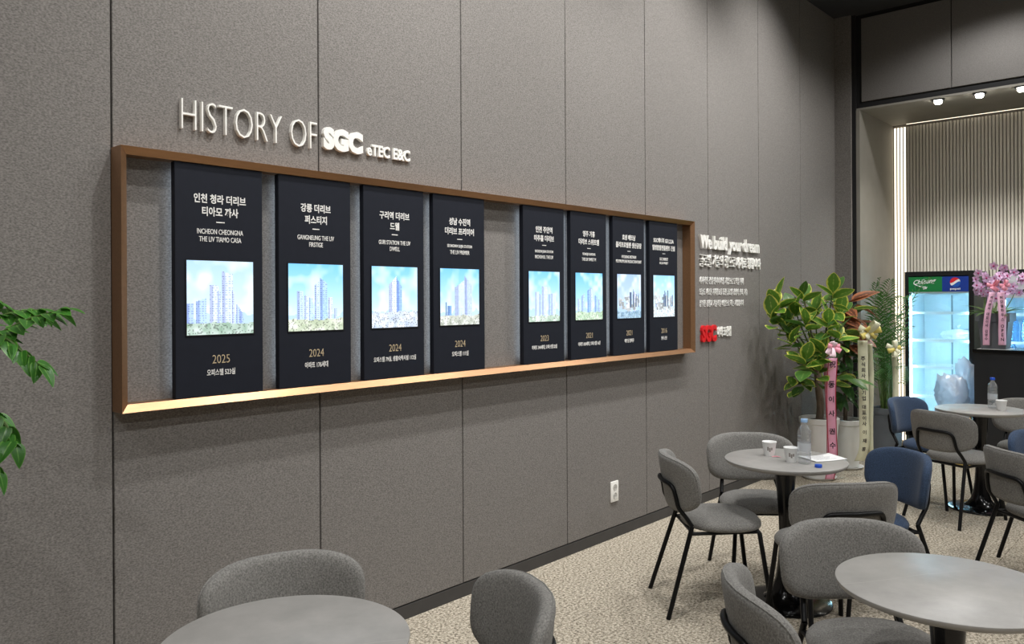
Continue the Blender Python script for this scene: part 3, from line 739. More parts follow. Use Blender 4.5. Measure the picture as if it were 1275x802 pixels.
def bottle(p, lab, h, capmat, mm=M_PET):
    t = thing('water_bottle', lab, 'bottle', (p.x, p.y, TZ)); k = h / 0.215; r = 0.0325
    pr = [(0.0, 0.004), (0.024, 0.0), (0.030, 0.004), (r, 0.012)]
    for z in (0.03, 0.05, 0.07, 0.09, 0.11, 0.13): pr += [(r, z * k), (r - 0.002, z * k + 0.004), (r, z * k + 0.008)]
    pr += [(r, 0.145 * k), (r - 0.002, 0.158 * k), (0.026, 0.172 * k), (0.018, 0.184 * k), (0.0135, 0.190 * k), (0.013, 0.198 * k), (0.0155, 0.199 * k), (0.0155, 0.202 * k), (0.0125, 0.203 * k), (0.0125, 0.212 * k)]
    MB().lathe(pr, 28, cap=False).build('bottle_body', mm, t, True, False, 60)
    MB().lathe([(r + 0.0004, 0.062 * k), (r + 0.0006, 0.064 * k), (r + 0.0006, 0.100 * k), (r + 0.0004, 0.102 * k)], 28, cap=False).build('label_band', thin_glass('label_film_' + str(len(MATS)), (0.9, 0.93, 0.97), 0.1, 0.2, 0.35), t)
    c = MB().lathe([(0.0, 0.2015 * k), (0.0165, 0.2015 * k), (0.0168, 0.203 * k), (0.0168, 0.216 * k), (0.0155, 0.218 * k), (0, 0.218 * k)], 24).build('cap', capmat, t)
    return t
bottle(at_z(1001.5, 577, TZ), 'clear plastic bottle with pale blue neck beside two cups', 0.222, mat('pale_blue_neck', (150, 186, 226), 0.35))
bottle(at_z(1236, 508, TZ), 'full clear water bottle with a dark blue cap', 0.225, M_CAP)
p = at_z(1019, 582, TZ)
t = thing('bottle_cap', 'loose blue bottle cap lying on the table beside the paper', 'bottle cap', (p.x, p.y, TZ))
MB().lathe([(0.0, 0.0115), (0.0, 0.0), (0.0165, 0.0), (0.017, 0.001), (0.017, 0.013), (0.0155, 0.0145), (0.0, 0.0145)], 24).build('cap_shell', M_CAP, t)
rg = MB()
for k in range(20):
    a = 2 * PI * k / 20; rg.box(0.0165 * math.cos(a) - .0008, 0.0165 * math.cos(a) + .0008, 0.0165 * math.sin(a) - .0008, 0.0165 * math.sin(a) + .0008, 0.002, 0.012)
rg.build('grip_ridges', M_CAP, t, False)
p = at_z(1024, 571, TZ)
def sheet(u, v): return ((u - .5) * 0.20, (v - .5) * 0.14, 0.0015 + 0.006 * (u - .5) ** 2 * 4 * (0.3 + v))
t = thing('paper_sheet', 'white paper sheet lying on the table behind the bottle', 'paper', (p.x, p.y, TZ), R(-28))
s_ = MB().grid(sheet, 10, 6).build('sheet', M_PAPER, t); md = s_.modifiers.new('solid', 'SOLIDIFY'); md.thickness = 0.0006
tx = MB()
for k in range(7): tx.box(-0.08, 0.05 - 0.015 * (k % 3), 0.05 - 0.016 * k - 0.002, 0.05 - 0.016 * k, 0.0075, 0.0078)
tx.build('printed_lines', mat('print_grey', (140, 140, 146), 0.7), t, False)
p = at_z(972, 569, TZ)
t = thing('wrapper_strip', 'small pink and white wrapper between the two cups', 'wrapper', (p.x, p.y, TZ), R(-50))
MB().grid(lambda u, v: ((u - .5) * 0.09, (v - .5) * 0.02, 0.001 + 0.003 * math.sin(u * 7)), 10, 2).build('wrapper', mat('wrapper_pink', (226, 150, 160), 0.4), t)

# ------------------------------------------------------------------ leaves
def leaf_mesh(name, L, W, m_, curl=0.25, fold=0.18, tip=0.75, nu=6, nv=9, serr=0.0):
    s = MB(); vs = []; fs = []; ed = []
    for j in range(nv + 1):
        v = j / nv
        wd = W * (math.sin(PI * v ** tip) ** 0.75 if 0 < v < 1 else 0.02)
        if serr and j % 2: wd *= 1 - serr
        for i in range(nu + 1):
            u = i / nu * 2 - 1
            z = fold * abs(u) * wd - curl * L * v * v + 0.02 * L
            vs.append((v * L, u * wd, z)); ed.append(max(abs(u), (v - 0.88) / 0.12 if v > 0.88 else 0))
    for j in range(nv):
        for i in range(nu): fs.append((j * (nu + 1) + i, j * (nu + 1) + i + 1, (j + 1) * (nu + 1) + i + 1, (j + 1) * (nu + 1) + i))
    me = bpy.data.meshes.new(name); me.from_pydata(vs, [], fs); me.materials.append(m_)
    at = me.attributes.new('edge', 'FLOAT', 'POINT'); at.data.foreach_set('value', ed)
    for p_ in me.polygons: p_.use_smooth = True
    return me
def orient(o, pos, direction, up=Vector((0, 0, 1)), scale=1.0, roll=0.0):
    x = Vector(direction).normalized(); y = up.cross(x)
    if y.length < 1e-4: y = Vector((0, 1, 0))
    y.normalize(); z = x.cross(y)
    M = Matrix((x, y, z)).transposed().to_4x4() @ Matrix.Rotation(roll, 4, 'X') @ Matrix.Scale(scale, 4)
    M.translation = pos; o.matrix_basis = M

def pot_round(t, r0, r1, h, m_, name='pot', saucer=None):
    MB().lathe([(0, 0.012), (r0 * 0.92, 0.012), (r0, 0.016), (r0 + (r1 - r0) * 0.55, h * 0.5), (r1, h - 0.05), (r1 + 0.008, h - 0.045), (r1 + 0.01, h - 0.004), (r1 + 0.004, h), (r1 - 0.012, h), (r1 - 0.016, h - 0.04), (0, h - 0.045)], 40).build(name, m_, t, True, True)
    MB().lathe([(0, h - 0.05), (r1 - 0.014, h - 0.036), (r1 * 0.5, h - 0.02), (0, h - 0.016)], 24, cap=False).build('soil', M_SOIL, t)
    sc_ = saucer or r0 + 0.03
    MB().lathe([(0, 0), (sc_ - 0.02, 0), (sc_, 0.02), (sc_ - 0.006, 0.021), (sc_ - 0.025, 0.011), (0, 0.011)], 36).build('saucer', m_, t)

def ribbon(t, pts, width, m_, side, text=None, tm=None, edge=None, tsize=0.05, tstart=0.12, tpitch=None, border=0.006, name='ribbon'):
    """strip following pts (local), side: unit vector across"""
    P = [Vector(p) for p in pts]; sd = Vector(side).normalized(); n = len(P)
    Q = []
    for i in range(n - 1):
        p0, p1, p2, p3 = P[max(i - 1, 0)], P[i], P[i + 1], P[min(i + 2, n - 1)]
        for k in range(8):
            q = k / 8.0; Q.append(0.5 * ((2 * p1) + (p2 - p0) * q + (2 * p0 - 5 * p1 + 4 * p2 - p3) * q * q + (3 * p1 - p0 - 3 * p2 + p3) * q ** 3))
    Q.append(P[-1])
    # notched end
    def strip(a, b, lift):
        s = MB(); vs = []; fs = []
        for i, q in enumerate(Q):
            tg = (Q[min(i + 1, len(Q) - 1)] - Q[max(i - 1, 0)]).normalized(); nr = sd.cross(tg).normalized()
            if nr.dot(FACE) < 0: nr = -nr
            for f in (a, (a + b) / 2, b): vs.append(q + sd * (f * width) + nr * (lift + 0.004 * math.sin(i * 0.7) * 0.3))
        for i in range(len(Q) - 1):
            for k in (0, 1): fs.append((i * 3 + k, i * 3 + k + 1, i * 3 + k + 4, i * 3 + k + 3))
        return s.add(vs, fs)
    rb = strip(-0.5, 0.5, 0).build(name, m_, t); md = rb.modifiers.new('solid', 'SOLIDIFY'); md.thickness = 0.0008
    if edge:
        for a, b in ((-0.5, -0.42), (0.42, 0.5)): strip(a, b, 0.0012).build('ribbon_edge', edge, rb)
    if text:
        L = [0.0]
        for i in range(1, len(Q)): L.append(L[-1] + (Q[i] - Q[i - 1]).length)
        dist = tstart
        for ch in text:
            if ch == ' ': dist += tsize * 0.7; continue
            if dist > L[-1] - tsize * 0.4: break
            i = max(k for k in range(len(L)) if L[k] <= dist); i = min(i, len(Q) - 2)
            f = (dist - L[i]) / max(L[i + 1] - L[i], 1e-6); c = Q[i].lerp(Q[i + 1], f); tg = (Q[i + 1] - Q[i]).normalized()
            nr = sd.cross(tg).normalized(); 
            if nr.dot(FACE) < 0: nr = -nr
            me = text_mesh(ch, 0.0, 0.02, res=2); a = coords(me)
            if len(a) == 0: continue
            lo, hi = a.min(0), a.max(0); k = tsize / max(hi[0] - lo[0], hi[1] - lo[1]); mid = (lo + hi) / 2
            xr = sd if sd.dot(RIGHT) > 0 else -sd; ur = -tg
            b = np.array([(c + xr * float((q[0] - mid[0]) * k) + ur * float((q[1] - mid[1]) * k) + nr * 0.0022)[:] for q in a]); set_coords(me, b)
            me.materials.clear(); me.materials.append(tm or M_TXTB); link('ribbon_lettering', me, rb)
            dist += tpitch or tsize * 1.25
    return rb
def bow(t, c, size, m_, side, fac, m2=None, loops=6, seed=1):
    rnd = random.Random(seed); sd = Vector(side).normalized(); fc = Vector(fac).normalized(); uu = Vector((0, 0, 1))
    for k in range(loops):
        a = 2 * PI * k / loops + 0.3
        a += rnd.uniform(-.35, .35); d = (sd * math.cos(a) + uu * math.sin(a) * 0.85 + fc * rnd.uniform(0.0, 0.8)).normalized(); pr = (fc.cross(d)).normalized(); Lp = size * (0.65 + 0.6 * rnd.random())
        def fn(u, v):
            th = 2 * PI * u; x = Lp * (0.5 - 0.5 * math.cos(th)); z = 0.26 * Lp * math.sin(th)
            return Vector(c) + d * x + fc * (z + 0.25 * Lp * (k % 2) + 0.02) + pr * ((v - .5) * size * 0.55 * (0.5 + 0.5 * x / Lp))
        b_ = MB().grid(fn, 14, 2).build('bow_loop', m2 if (m2 and k % 3 == 0) else m_, t); md = b_.modifiers.new('solid', 'SOLIDIFY'); md.thickness = 0.001
    kn = MB().lathe([(0, -0.3 * size), (0.16 * size, -0.22 * size), (0.24 * size, 0), (0.16 * size, 0.22 * size), (0, 0.3 * size)], 10, cap=False).build('bow_knot', m_, t)
    kn.location = Vector(c) + fc * 0.02

# ------------------------------------------------------------------ variegated rubber plant in the white pot
RIGHT = rgt.copy(); FACE = -fwd.copy()
px, py = 7.02, 2.715
t = thing('rubber_plant', 'variegated rubber plant with yellow-edged leaves and pink ribbon in white pot', 'potted plant', (px, py, 0))
base = Vector((px, py, 0))
pot_round(t, 0.115, 0.158, 0.53, M_POTW)
MB().tube([(0.0, 0.0, 0.49), (0.01, -0.01, 0.62), (-0.01, 0.0, 0.80), (0.0, 0.01, 0.98), (0.01, 0.0, 1.12)], [0.034, 0.032, 0.031, 0.030, 0.026], 12, smooth=4).build('trunk', M_BARK, t)
rnd = random.Random(5)
LV = leaf_mesh('leaf', 0.19, 0.058, M_LVAR, 0.10, tip=0.85); LD = leaf_mesh('leaf', 0.20, 0.058, M_LMAT, 0.2, tip=0.85)
def loc(x, y, d): return at_d(x, y, d) - base
# twig tips (image position, distance): rosettes of upright leaves
tips = [(968, 372, 6.75), (1000, 366, 6.8), (1037, 362, 6.75), (1031, 398, 6.6), (1003, 398, 6.65), (978, 402, 6.8), (1044, 412, 6.6),
        (1003, 444, 6.55), (1024, 432, 6.55), (985, 420, 6.7), (1015, 385, 6.85), (1046, 386, 6.9), (962, 392, 6.75), (1020, 455, 6.55), (990, 385, 6.8)]
fork = Vector((0.0, 0.0, 1.05))
nl = 0
for k, (x, y, d) in enumerate(tips):
    q = loc(x, y + 2, d); q.y = min(q.y, WALL - py - 0.16)
    mid = fork.lerp(q, 0.5) + Vector((0, 0, -0.05))
    MB().tube([fork + Vector((0, 0, -0.1 * rnd.random())), mid, q], [0.010, 0.007, 0.004], 7, smooth=4).build('twig', M_BARK if k % 2 else M_STEM, t)
    nleaf = 7
    a0 = rnd.random() * 6
    for j in range(nleaf):
        a = a0 + j * 2.4; el = 1.15 - 0.24 * j + 0.2 * rnd.random()
        dr = Vector((math.cos(a) * math.cos(el), math.sin(a) * math.cos(el), math.sin(el)))
        if q.y + dr.y * 0.24 > WALL - py - 0.07: dr.y = -abs(dr.y) * 0.5
        o = link('leaf', LD if nl % 4 == 3 else LV, t); orient(o, q + Vector((0, 0, -0.018 * j)), dr, scale=0.72 + 0.4 * rnd.random(), roll=rnd.uniform(-.5, .5)); nl += 1
for k in range(52):     # inner and lower leaves
    a = rnd.random() * 6.28; rr = 0.08 + 0.26 * rnd.random() ** 0.7; z = 0.78 + 0.72 * rnd.random()
    pos = Vector((rr * math.cos(a), rr * math.sin(a), z))
    if pos.y > 0.2: pos.y = 0.15
    el = rnd.uniform(-0.5, 0.35); dr = Vector((math.cos(a) * math.cos(el), math.sin(a) * math.cos(el), math.sin(el)))
    if pos.y + dr.y * 0.25 > WALL - py - 0.07: dr.y *= -0.6
    src = (fork.x * 0.5, fork.y * 0.5, min(z - 0.03, 1.1))
    o = link('leaf', LD if k % 4 == 3 else LV, t); orient(o, pos, dr, scale=0.8 + 0.35 * rnd.random(), roll=rnd.uniform(-.6, .6))
    if k % 3 == 0: MB().tube([src, Vector(src).lerp(pos, 0.5) + Vector((0, 0, 0.02)), pos], [0.006, 0.005, 0.003], 6, smooth=3).build('twig', M_STEM, t)
# pink ribbon
bp = loc(1034, 432, 6.45)
bow(t, bp, 0.075, mat('bow_white_pink', (240, 214, 222), 0.5, var=0.1, scale=30), RIGHT, FACE, M_PINKB, 7, 3)
ribbon(t, [loc(1037, 446, 6.5), loc(1035, 490, 6.52), loc(1036, 540, 6.62), loc(1037, 570, 6.66), loc(1033, 597, 6.72)], 0.078, M_PINKR, RIGHT, '祝 동이사 권수', M_TXTB, M_REDR, 0.054, 0.05, 0.125)
ribbon(t, [loc(1030, 448, 6.56), loc(1032, 490, 6.58), loc(1034, 530, 6.66), loc(1034, 580, 6.72)], 0.06, M_PINKR, (RIGHT * 0.9 + FACE * 0.45), None, None, M_REDR)

# ------------------------------------------------------------------ bronze leaved plant with cream ribbon
px, py = 7.62, 2.705; base = Vector((px, py, 0))
t = thing('croton_plant', 'bronze-leaved plant with a cream ribbon in white pot and saucer', 'potted plant', (px, py, 0))
pot_round(t, 0.115, 0.15, 0.45, M_POTW, saucer=0.16)
fork = Vector((0, 0, 0.7))
MB().tube([(0, 0, 0.4), (0.01, 0, 0.6), (0.0, 0.01, 0.95), (0.01, 0, 1.3)], [0.02, 0.018, 0.014, 0.008], 8, smooth=4).build('trunk', M_BARK, t)
LC = leaf_mesh('leaf', 0.27, 0.055, M_LCROT, 0.3); LD2 = leaf_mesh('leaf', 0.24, 0.04, M_LDARK, 0.3)
for k in range(74):
    z = 0.62 + 0.92 * (k / 74.0); a = k * 2.4; rr = 0.03 + 0.08 * rnd.random()
    pos = Vector((rr * math.cos(a), rr * math.sin(a), z)); el = rnd.uniform(-0.3, 0.9) if z > 1.2 else rnd.uniform(-0.6, 0.5)
    dr = Vector((math.cos(a) * math.cos(el), math.sin(a) * math.cos(el), math.sin(el)))
    if pos.y + dr.y * 0.32 > 0.27: dr.y = -abs(dr.y) * 0.4
    hi = z > 1.12
    o = link('leaf', LC if (hi and k % 4) else LD2, t); orient(o, pos, dr, scale=0.8 + 0.35 * rnd.random(), roll=rnd.uniform(-.5, .5))
    MB().tube([(0.004, 0.003, z - 0.05), pos], 0.004, 5).build('stalk', M_STEM, t)
bp = loc(1079, 414, 7.0)
bow(t, bp, 0.10, M_CREAM, RIGHT, FACE, M_YEL, 11, 5)
ribbon(t, [loc(1074, 424, 7.03), loc(1075, 470, 7.05), loc(1076, 520, 7.08), loc(1076, 556, 7.12), loc(1070, 574, 7.16)], 0.088, M_CREAM, RIGHT, '주식회사건설기업 대표이사 이 재 흥', M_TXTB, None, 0.040, 0.16, 0.05)
ribbon(t, [loc(1082, 428, 7.1), loc(1084, 470, 7.12), loc(1083, 530, 7.14), loc(1084, 572, 7.16)], 0.06, M_CREAM, (RIGHT * 0.6 + FACE * 0.8))

# ------------------------------------------------------------------ palm in dark square planter
px, py = 8.57, 2.63; base = Vector((px, py, 0))
t = thing('areca_palm', 'feathery palm with a yellow bow in dark grey square planter', 'potted plant', (px, py, 0))
s = MB()
def frus(s, a, b, z0, z1): return s.add([(-a, -a, z0), (a, -a, z0), (a, a, z0), (-a, a, z0), (-b, -b, z1), (b, -b, z1), (b, b, z1), (-b, b, z1)], [(0, 3, 2, 1), (4, 5, 6, 7), (0, 1, 5, 4), (1, 2, 6, 5), (2, 3, 7, 6), (3, 0, 4, 7)])
frus(s, 0.105, 0.122, 0.0, 0.42).build('planter', M_POTG, t, False)
rim = MB()
for a in ((-0.128, 0.128, -0.128, -0.106), (-0.128, 0.128, 0.106, 0.128), (-0.128, -0.106, -0.106, 0.106), (0.106, 0.128, -0.106, 0.106)): rim.box(a[0], a[1], a[2], a[3], 0.40, 0.46)
rim.build('planter_rim', M_POTG, t, False)
MB().box(-0.106, 0.106, -0.106, 0.106, 0.415, 0.435).build('soil', M_SOIL, t, False)
def frond(t, p0, p1, p2, nleaf, ll, m_):
    """arching rachis with narrow leaflets on both sides, one part"""
    P0, P1, P2 = Vector(p0), Vector(p1), Vector(p2)
    f = lambda q: P0 * (1 - q) ** 2 + P1 * 2 * q * (1 - q) + P2 * q * q
    vs = []; fs = []; ed = []
    s = MB().tube([f(i / 10) for i in range(11)], [0.005 - 0.0036 * i / 10 for i in range(11)], 5)
    ed = [0.0] * len(s.v)
    for i in range(nleaf):
        q = 0.32 + 0.68 * i / nleaf; c = f(q); tg = (f(min(q + 0.02, 1)) - f(q - 0.02)).normalized()
        sd = tg.cross(Vector((0, 0, 1))); sd = sd.normalized() if sd.length > 1e-3 else Vector((1, 0, 0)); un = sd.cross(tg)
        L = ll * math.sin(PI * (0.22 + 0.72 * (q - 0.32) / 0.68)) 
        for sg in (1, -1):
            d = (sd * sg * 0.85 + tg * 0.75 + un * 0.15).normalized(); pr = d.cross(un).normalized(); wd = 0.0065
            e1 = c + d * L * 0.5 + un * 0.01; e2 = c + d * L - Vector((0, 0, 0.35 * L * 0.5))
            n0 = len(s.v)
            s.add([c, e1 + pr * wd, e1 - pr * wd, e2, e1 + un * 0.002], [(0, 1, 4), (0, 4, 2), (1, 3, 4), (4, 3, 2)]); ed += [0.1, 0.9, 0.9, 0.5, 0.1]
    me = s.mesh('frond', m_, False)
    at = me.attributes.new('edge', 'FLOAT', 'POINT')
    if len(ed) == len(me.vertices): at.data.foreach_set('value', ed)
    return link('frond', me, t)
fr_spec = [(1096, 345, 8.0, 1085, 400), (1110, 348, 7.8, 1098, 380), (1128, 372, 7.7, 1112, 370), (1078, 352, 8.1, 1086, 390), (1118, 395, 7.9, 1108, 400), (1120, 432, 7.8, 1110, 420),
           (1122, 480, 7.75, 1112, 440), (1090, 385, 7.7, 1092, 410), (1104, 410, 7.7, 1099, 430), (1088, 440, 7.75, 1093, 450), (1130, 410, 7.75, 1115, 410), (1072, 400, 7.95, 1082, 420), (1113, 460, 7.7, 1106, 450), (1100, 365, 7.9, 1100, 400), (1085, 470, 7.7, 1092, 455), (1160, 346, 7.75, 1118, 380)]
for k, (x, y, d, mx_, my_) in enumerate(fr_spec):
    q = loc(x, y, d); mq = loc(mx_, my_ - 12, 8.0)
    q.y = min(q.y, YN - py - 0.16); mq.y = min(mq.y, YN - py - 0.14)
    a = 2.4 * k; frond(t, (0.05 * math.cos(a), 0.05 * math.sin(a), 0.42), mq, q, 17, 0.17, M_LPALM)
for k in range(9):
    a = 0.7 * k; MB().tube([(0.05 * math.cos(a), 0.05 * math.sin(a), 0.42), (0.045 * math.cos(a), 0.045 * math.sin(a), 0.8), (0.07 * math.cos(a), 0.07 * math.sin(a), 1.15)], [0.009, 0.007, 0.004], 6, smooth=3).build('cane', M_STEM, t)
bow(t, loc(1112, 434, 7.72), 0.085, M_CREAM, RIGHT, FACE, M_YEL, 6, 9)
ribbon(t, [loc(1113, 442, 7.72), loc(1115, 470, 7.74), loc(1114, 530, 7.76)], 0.05, M_CREAM, (RIGHT * 0.8 + FACE * 0.5))

# ------------------------------------------------------------------ drinks fridges
FRX, FRD, FRH = 8.85, 0.56, 1.83
def fridge(y0, y1, label, x0=FRX, name='drinks_fridge'):
    """y0 right edge, y1 left edge seen from the hall; local x runs towards the hall wall, front at x=0"""
    t = thing(name, label, 'fridge', (x0, (y0 + y1) / 2, 0)); hw = (y1 - y0) / 2; e = 0.035
    MB().box(0.02, FRD, hw - e, hw, 0, FRH).build('side_panel', M_FRSIDE, t, False)
    MB().box(0.02, FRD, -hw, -hw + e, 0, FRH).build('side_panel', M_FRSIDE, t, False)
    MB().box(FRD - 0.03, FRD, -hw + e, hw - e, 0, FRH).build('back_panel', M_FRW, t, False)
    MB().box(0.02, FRD - 0.03, -hw + e, hw - e, FRH - 0.04, FRH).build('top_panel', M_FRBLK, t, False)
    MB().box(0.0, FRD - 0.03, -hw + e, hw - e, 0.0, 0.20).build('plinth', M_FRBLK, t, False)
    ln = MB(); ln.box(0.06, FRD - 0.03, hw - e - 0.012, hw - e, 0.2, FRH - 0.22); ln.box(0.06, FRD - 0.03, -hw + e, -hw + e + 0.012, 0.2, FRH - 0.22)
    ln.box(FRD - 0.042, FRD - 0.03, -hw + e, hw - e, 0.2, FRH - 0.22); ln.box(0.06, FRD - 0.03, -hw + e, hw - e, FRH - 0.235, FRH - 0.22); ln.box(0.06, FRD - 0.03, -hw + e, hw - e, 0.2, 0.212)
    ln.build('liner', M_FRW, t, False)
    rail = MB(); rail.box(FRD - 0.052, FRD - 0.042, -0.006, 0.006, 0.22, FRH - 0.24); rail.build('shelf_rail', mat('rail_grey', (150, 164, 172), 0.4), t, False)
    for sg in (1, -1):
        MB().box(0.045, 0.058, sg * (hw - e - 0.006) - 0.008, sg * (hw - e - 0.006) + 0.008, 0.24, FRH - 0.25).build('led_tube', M_LEDF, t, False)
    dr = MB()
    for a in ((-hw, -hw + 0.045, 0.16, FRH), (hw - 0.04, hw, 0.16, FRH), (-hw + 0.045, hw - 0.04, 0.16, 0.21), (-hw + 0.045, hw - 0.04, FRH - 0.045, FRH)): dr.box(0.0, 0.02, a[0], a[1], a[2], a[3])
    d_ = dr.build('door_frame', M_FRBLK, t, False)
    MB().box(0.008, 0.012, -hw + 0.045, hw - 0.04, 0.21, FRH - 0.21).build('door_glass', M_GLASS, d_, False)
    return t, hw
def shelf(t, hw, z, e=0.05):
    s = MB()
    for k in range(16):
        y = -hw + e + (2 * hw - 2 * e) * k / 15; s.box(0.07, FRD - 0.05, y - 0.0025, y + 0.0025, z, z + 0.005)
    s.box(0.065, 0.075, -hw + e, hw - e, z - 0.012, z + 0.012); s.box(FRD - 0.056, FRD - 0.05, -hw + e, hw - e, z - 0.004, z + 0.006)
    o = s.build('shelf', mat('shelf_white', (236, 240, 242), 0.4), t, False)
    MB().box(0.062, 0.065, -hw + 0.08, -hw + 0.2, z - 0.012, z + 0.014).build('price_rail', M_FRW, o, False)
t, hw = fridge(1.905, 2.535, 'tall black glass-door drinks fridge, lit and empty, green and blue header')
for z in (0.56, 0.86, 1.13, 1.41): shelf(t, hw, z)
zt, zb = FRH - 0.055, FRH - 0.205
# header: green left (towards +y), blue right
ysp = -0.035
MB().box(-0.004, 0.0, ysp, hw - 0.04, zb, zt).build('header_panel', M_GREEN, t, False)
MB().box(-0.004, 0.0, -hw + 0.045, ysp, zb, zt).build('header_panel', M_BLUE, t, False)
MB().box(0.0, 0.05, -hw + 0.045, hw - 0.04, zb - 0.012, zb).build('header_bar', M_FRW, t, False)
def face_text(s, yl, yr, z0, z1, x, m_, t, offset=0.0, shear=0.0, slope=0.0, name='lettering'):
    """text on a face that looks towards -x; yl is the left end as seen (larger y)"""
    me = text_mesh(s, 0.01, offset, shear=shear); a = coords(me); lo, hi = a.min(0), a.max(0); n = (a - lo) / np.maximum(hi - lo, 1e-6)
    b = np.empty_like(a); b[:, 1] = yl + n[:, 0] * (yr - yl); b[:, 2] = z0 + n[:, 1] * (z1 - z0) + slope * n[:, 0]; b[:, 0] = x - n[:, 2] * 0.002
    set_coords(me, b); me.materials.clear(); me.materials.append(m_); return link(name, me, t)
face_text('Chilsung', hw - 0.085, ysp + 0.055, zb + 0.055, zb + 0.118, -0.0042, M_LOGOW, t, 0.02, 0.35, 0.022)
face_text('Cider', hw - 0.175, ysp + 0.135, zb + 0.022, zb + 0.052, -0.0042, M_LOGOW, t, 0.03, 0.3, 0.008)
sw_ = MB().tube([(-0.006, hw - 0.10, zb + 0.072), (-0.006, hw - 0.16, zb + 0.05), (-0.006, hw - 0.2, zb + 0.047)], [0.003, 0.005, 0.002], 6, smooth=5).build('logo_swoosh', M_LOGOW, t)
# round red white blue emblem
ec = Vector((-0.0045, (ysp - hw + 0.045) / 2, zb + 0.092)); er = 0.047
def disc_part(f0, f1, m_, lift):
    s = MB(); vs = []; n = 24
    for i in range(n + 1):
        u = -1 + 2 * i / n; h = math.sqrt(max(0, 1 - u * u))
        lo = max(-h, min(h, f0(u))); hi = max(-h, min(h, f1(u)))
        vs += [(ec.x - lift, ec.y - u * er, ec.z + lo * er), (ec.x - lift, ec.y - u * er, ec.z + hi * er), (ec.x, ec.y - u * er, ec.z + lo * er), (ec.x, ec.y - u * er, ec.z + hi * er)]
    fs = []
    for i in range(n): a, b = 4 * i, 4 * i + 4; fs += [(a, b, b + 1, a + 1), (a, a + 2, b + 2, b), (a + 1, b + 1, b + 3, a + 3)]
    s.add(vs, fs).build('emblem', m_, t, False)
w1 = lambda u: 0.28 + 0.30 * u + 0.18 * math.sin(u * 2.4); w2 = lambda u: -0.22 + 0.12 * u + 0.35 * math.sin(u * 2.0)
disc_part(lambda u: -1.0, lambda u: 1.0, M_LOGOW, 0.0008)
disc_part(lambda u: max(w1(u), w2(u)), lambda u: 1.0, M_LOGOR, 0.0016)
disc_part(lambda u: -1.0, lambda u: min(w2(u), w1(u)) - 0.06, M_LOGOB, 0.0016)
face_text('pepsi', ec.y + 0.045, ec.y - 0.045, zb + 0.012, zb + 0.038, -0.0042, M_LOGOW, t, 0.02)
# crumpled white bag left on a shelf of the fridge
def crumple(name, label, loc_, size, m_, seed, cat='plastic bag', ears=False):
    rnd_ = random.Random(seed); t_ = thing(name, label, cat, loc_)
    bm = bmesh.new(); bmesh.ops.create_icosphere(bm, subdivisions=4, radius=1.0)
    from mathutils import noise
    peaks = [(Vector((0, 0.45, 0.9)).normalized(), 0.55), (Vector((0.1, -0.5, 0.85)).normalized(), 0.35)] if ears else []
    for v in bm.verts:
        p = v.co.copy(); sv = Vector((seed, seed * 0.7, 0))
        n1 = noise.noise(p * 1.4 + sv); n2 = abs(noise.noise(p * 3.2 + sv)); n3 = abs(noise.noise(Vector((p.x * 7, p.y * 7, p.z * 3.5)) + sv))
        q = p * (1 + 0.2 * n1 - 0.34 * n2 - 0.22 * n3)
        for d, k in peaks: q += d * (k * max(0.0, p.dot(d) - 0.72) / 0.28 * (0.6 + 1.2 * n3))
        z = max(q.z, -0.72) + 0.72
        v.co = Vector((q.x * size[0], q.y * size[1], z / 1.72 * size[2]))
    me = bpy.data.meshes.new('bag_body'); bm.to_mesh(me); bm.free(); me.materials.append(m_)
    for p_ in me.polygons: p_.use_smooth = True
    link('bag_body', me, t_)
    kn = MB().lathe([(0.012, -0.03), (0.006, -0.01), (0.016, 0.0), (0.006, 0.012), (0.024, 0.05)], 9, cap=False).build('bag_knot', m_, t_)
    kn.location = (0, 0, size[2] * 0.86)
    return t_
crumple('plastic_bag', 'crumpled white bag left on a fridge shelf', (FRX + 0.22, 2.10, 1.142), (0.10, 0.16, 0.11), mat('foil_white', (222, 230, 238), 0.4), 3)
MB().box(FRX + 0.30, FRX + 0.305, 2.02, 2.05, 1.60, 1.602)

# second fridge behind the counter
t2, hw2 = fridge(1.05, 1.70, 'second drinks fridge with water bottles behind the black counter', FRX + 0.02)
for z in (0.56, 0.86, 1.13, 1.40): shelf(t2, hw2, z)
MB().box(-0.004, 0.0, -hw2 + 0.045, hw2 - 0.04, FRH - 0.27, FRH - 0.055).build('header_panel', mat('header_white', (226, 230, 232), 0.4), t2, False)
cy = 8.87
def ypix(x): 
    r = ray(x, 385); return r.y / r.x * cy
for x, m_ in ((1259, M_LOGOG), (1263.5, M_LOGOB)):
    q = MB().lathe([(0, 0), (0.02, 0), (0.02, 0.003), (0, 0.003)], 20).build('logo_dot', m_, t2); q.rotation_euler = (0, R(-90), 0); q.location = (-0.004, ypix(x) - (1.05 + 1.70) / 2, FRH - 0.21)
face_text('LA', ypix(1266.5) - 1.375, ypix(1279) - 1.375, FRH - 0.232, FRH - 0.188, -0.0042, M_LOGOK, t2, 0.03)
face_text('LA', ypix(1266.5) - 1.375 - 0.1, ypix(1279) - 1.375 - 0.1, FRH - 0.15, FRH - 0.135, -0.0042, M_LOGOK, t2, 0.01)
BTL = MB().lathe([(0, 0), (0.044, 0), (0.048, 0.01), (0.048, 0.08), (0.044, 0.09), (0.048, 0.10), (0.048, 0.17), (0.036, 0.205), (0.016, 0.23), (0.014, 0.245)], 18, cap=False).mesh('bottle_body', M_WATER)
BTC = MB().lathe([(0, 0.24), (0.017, 0.24), (0.017, 0.258), (0, 0.258)], 14).mesh('cap', M_CAP)
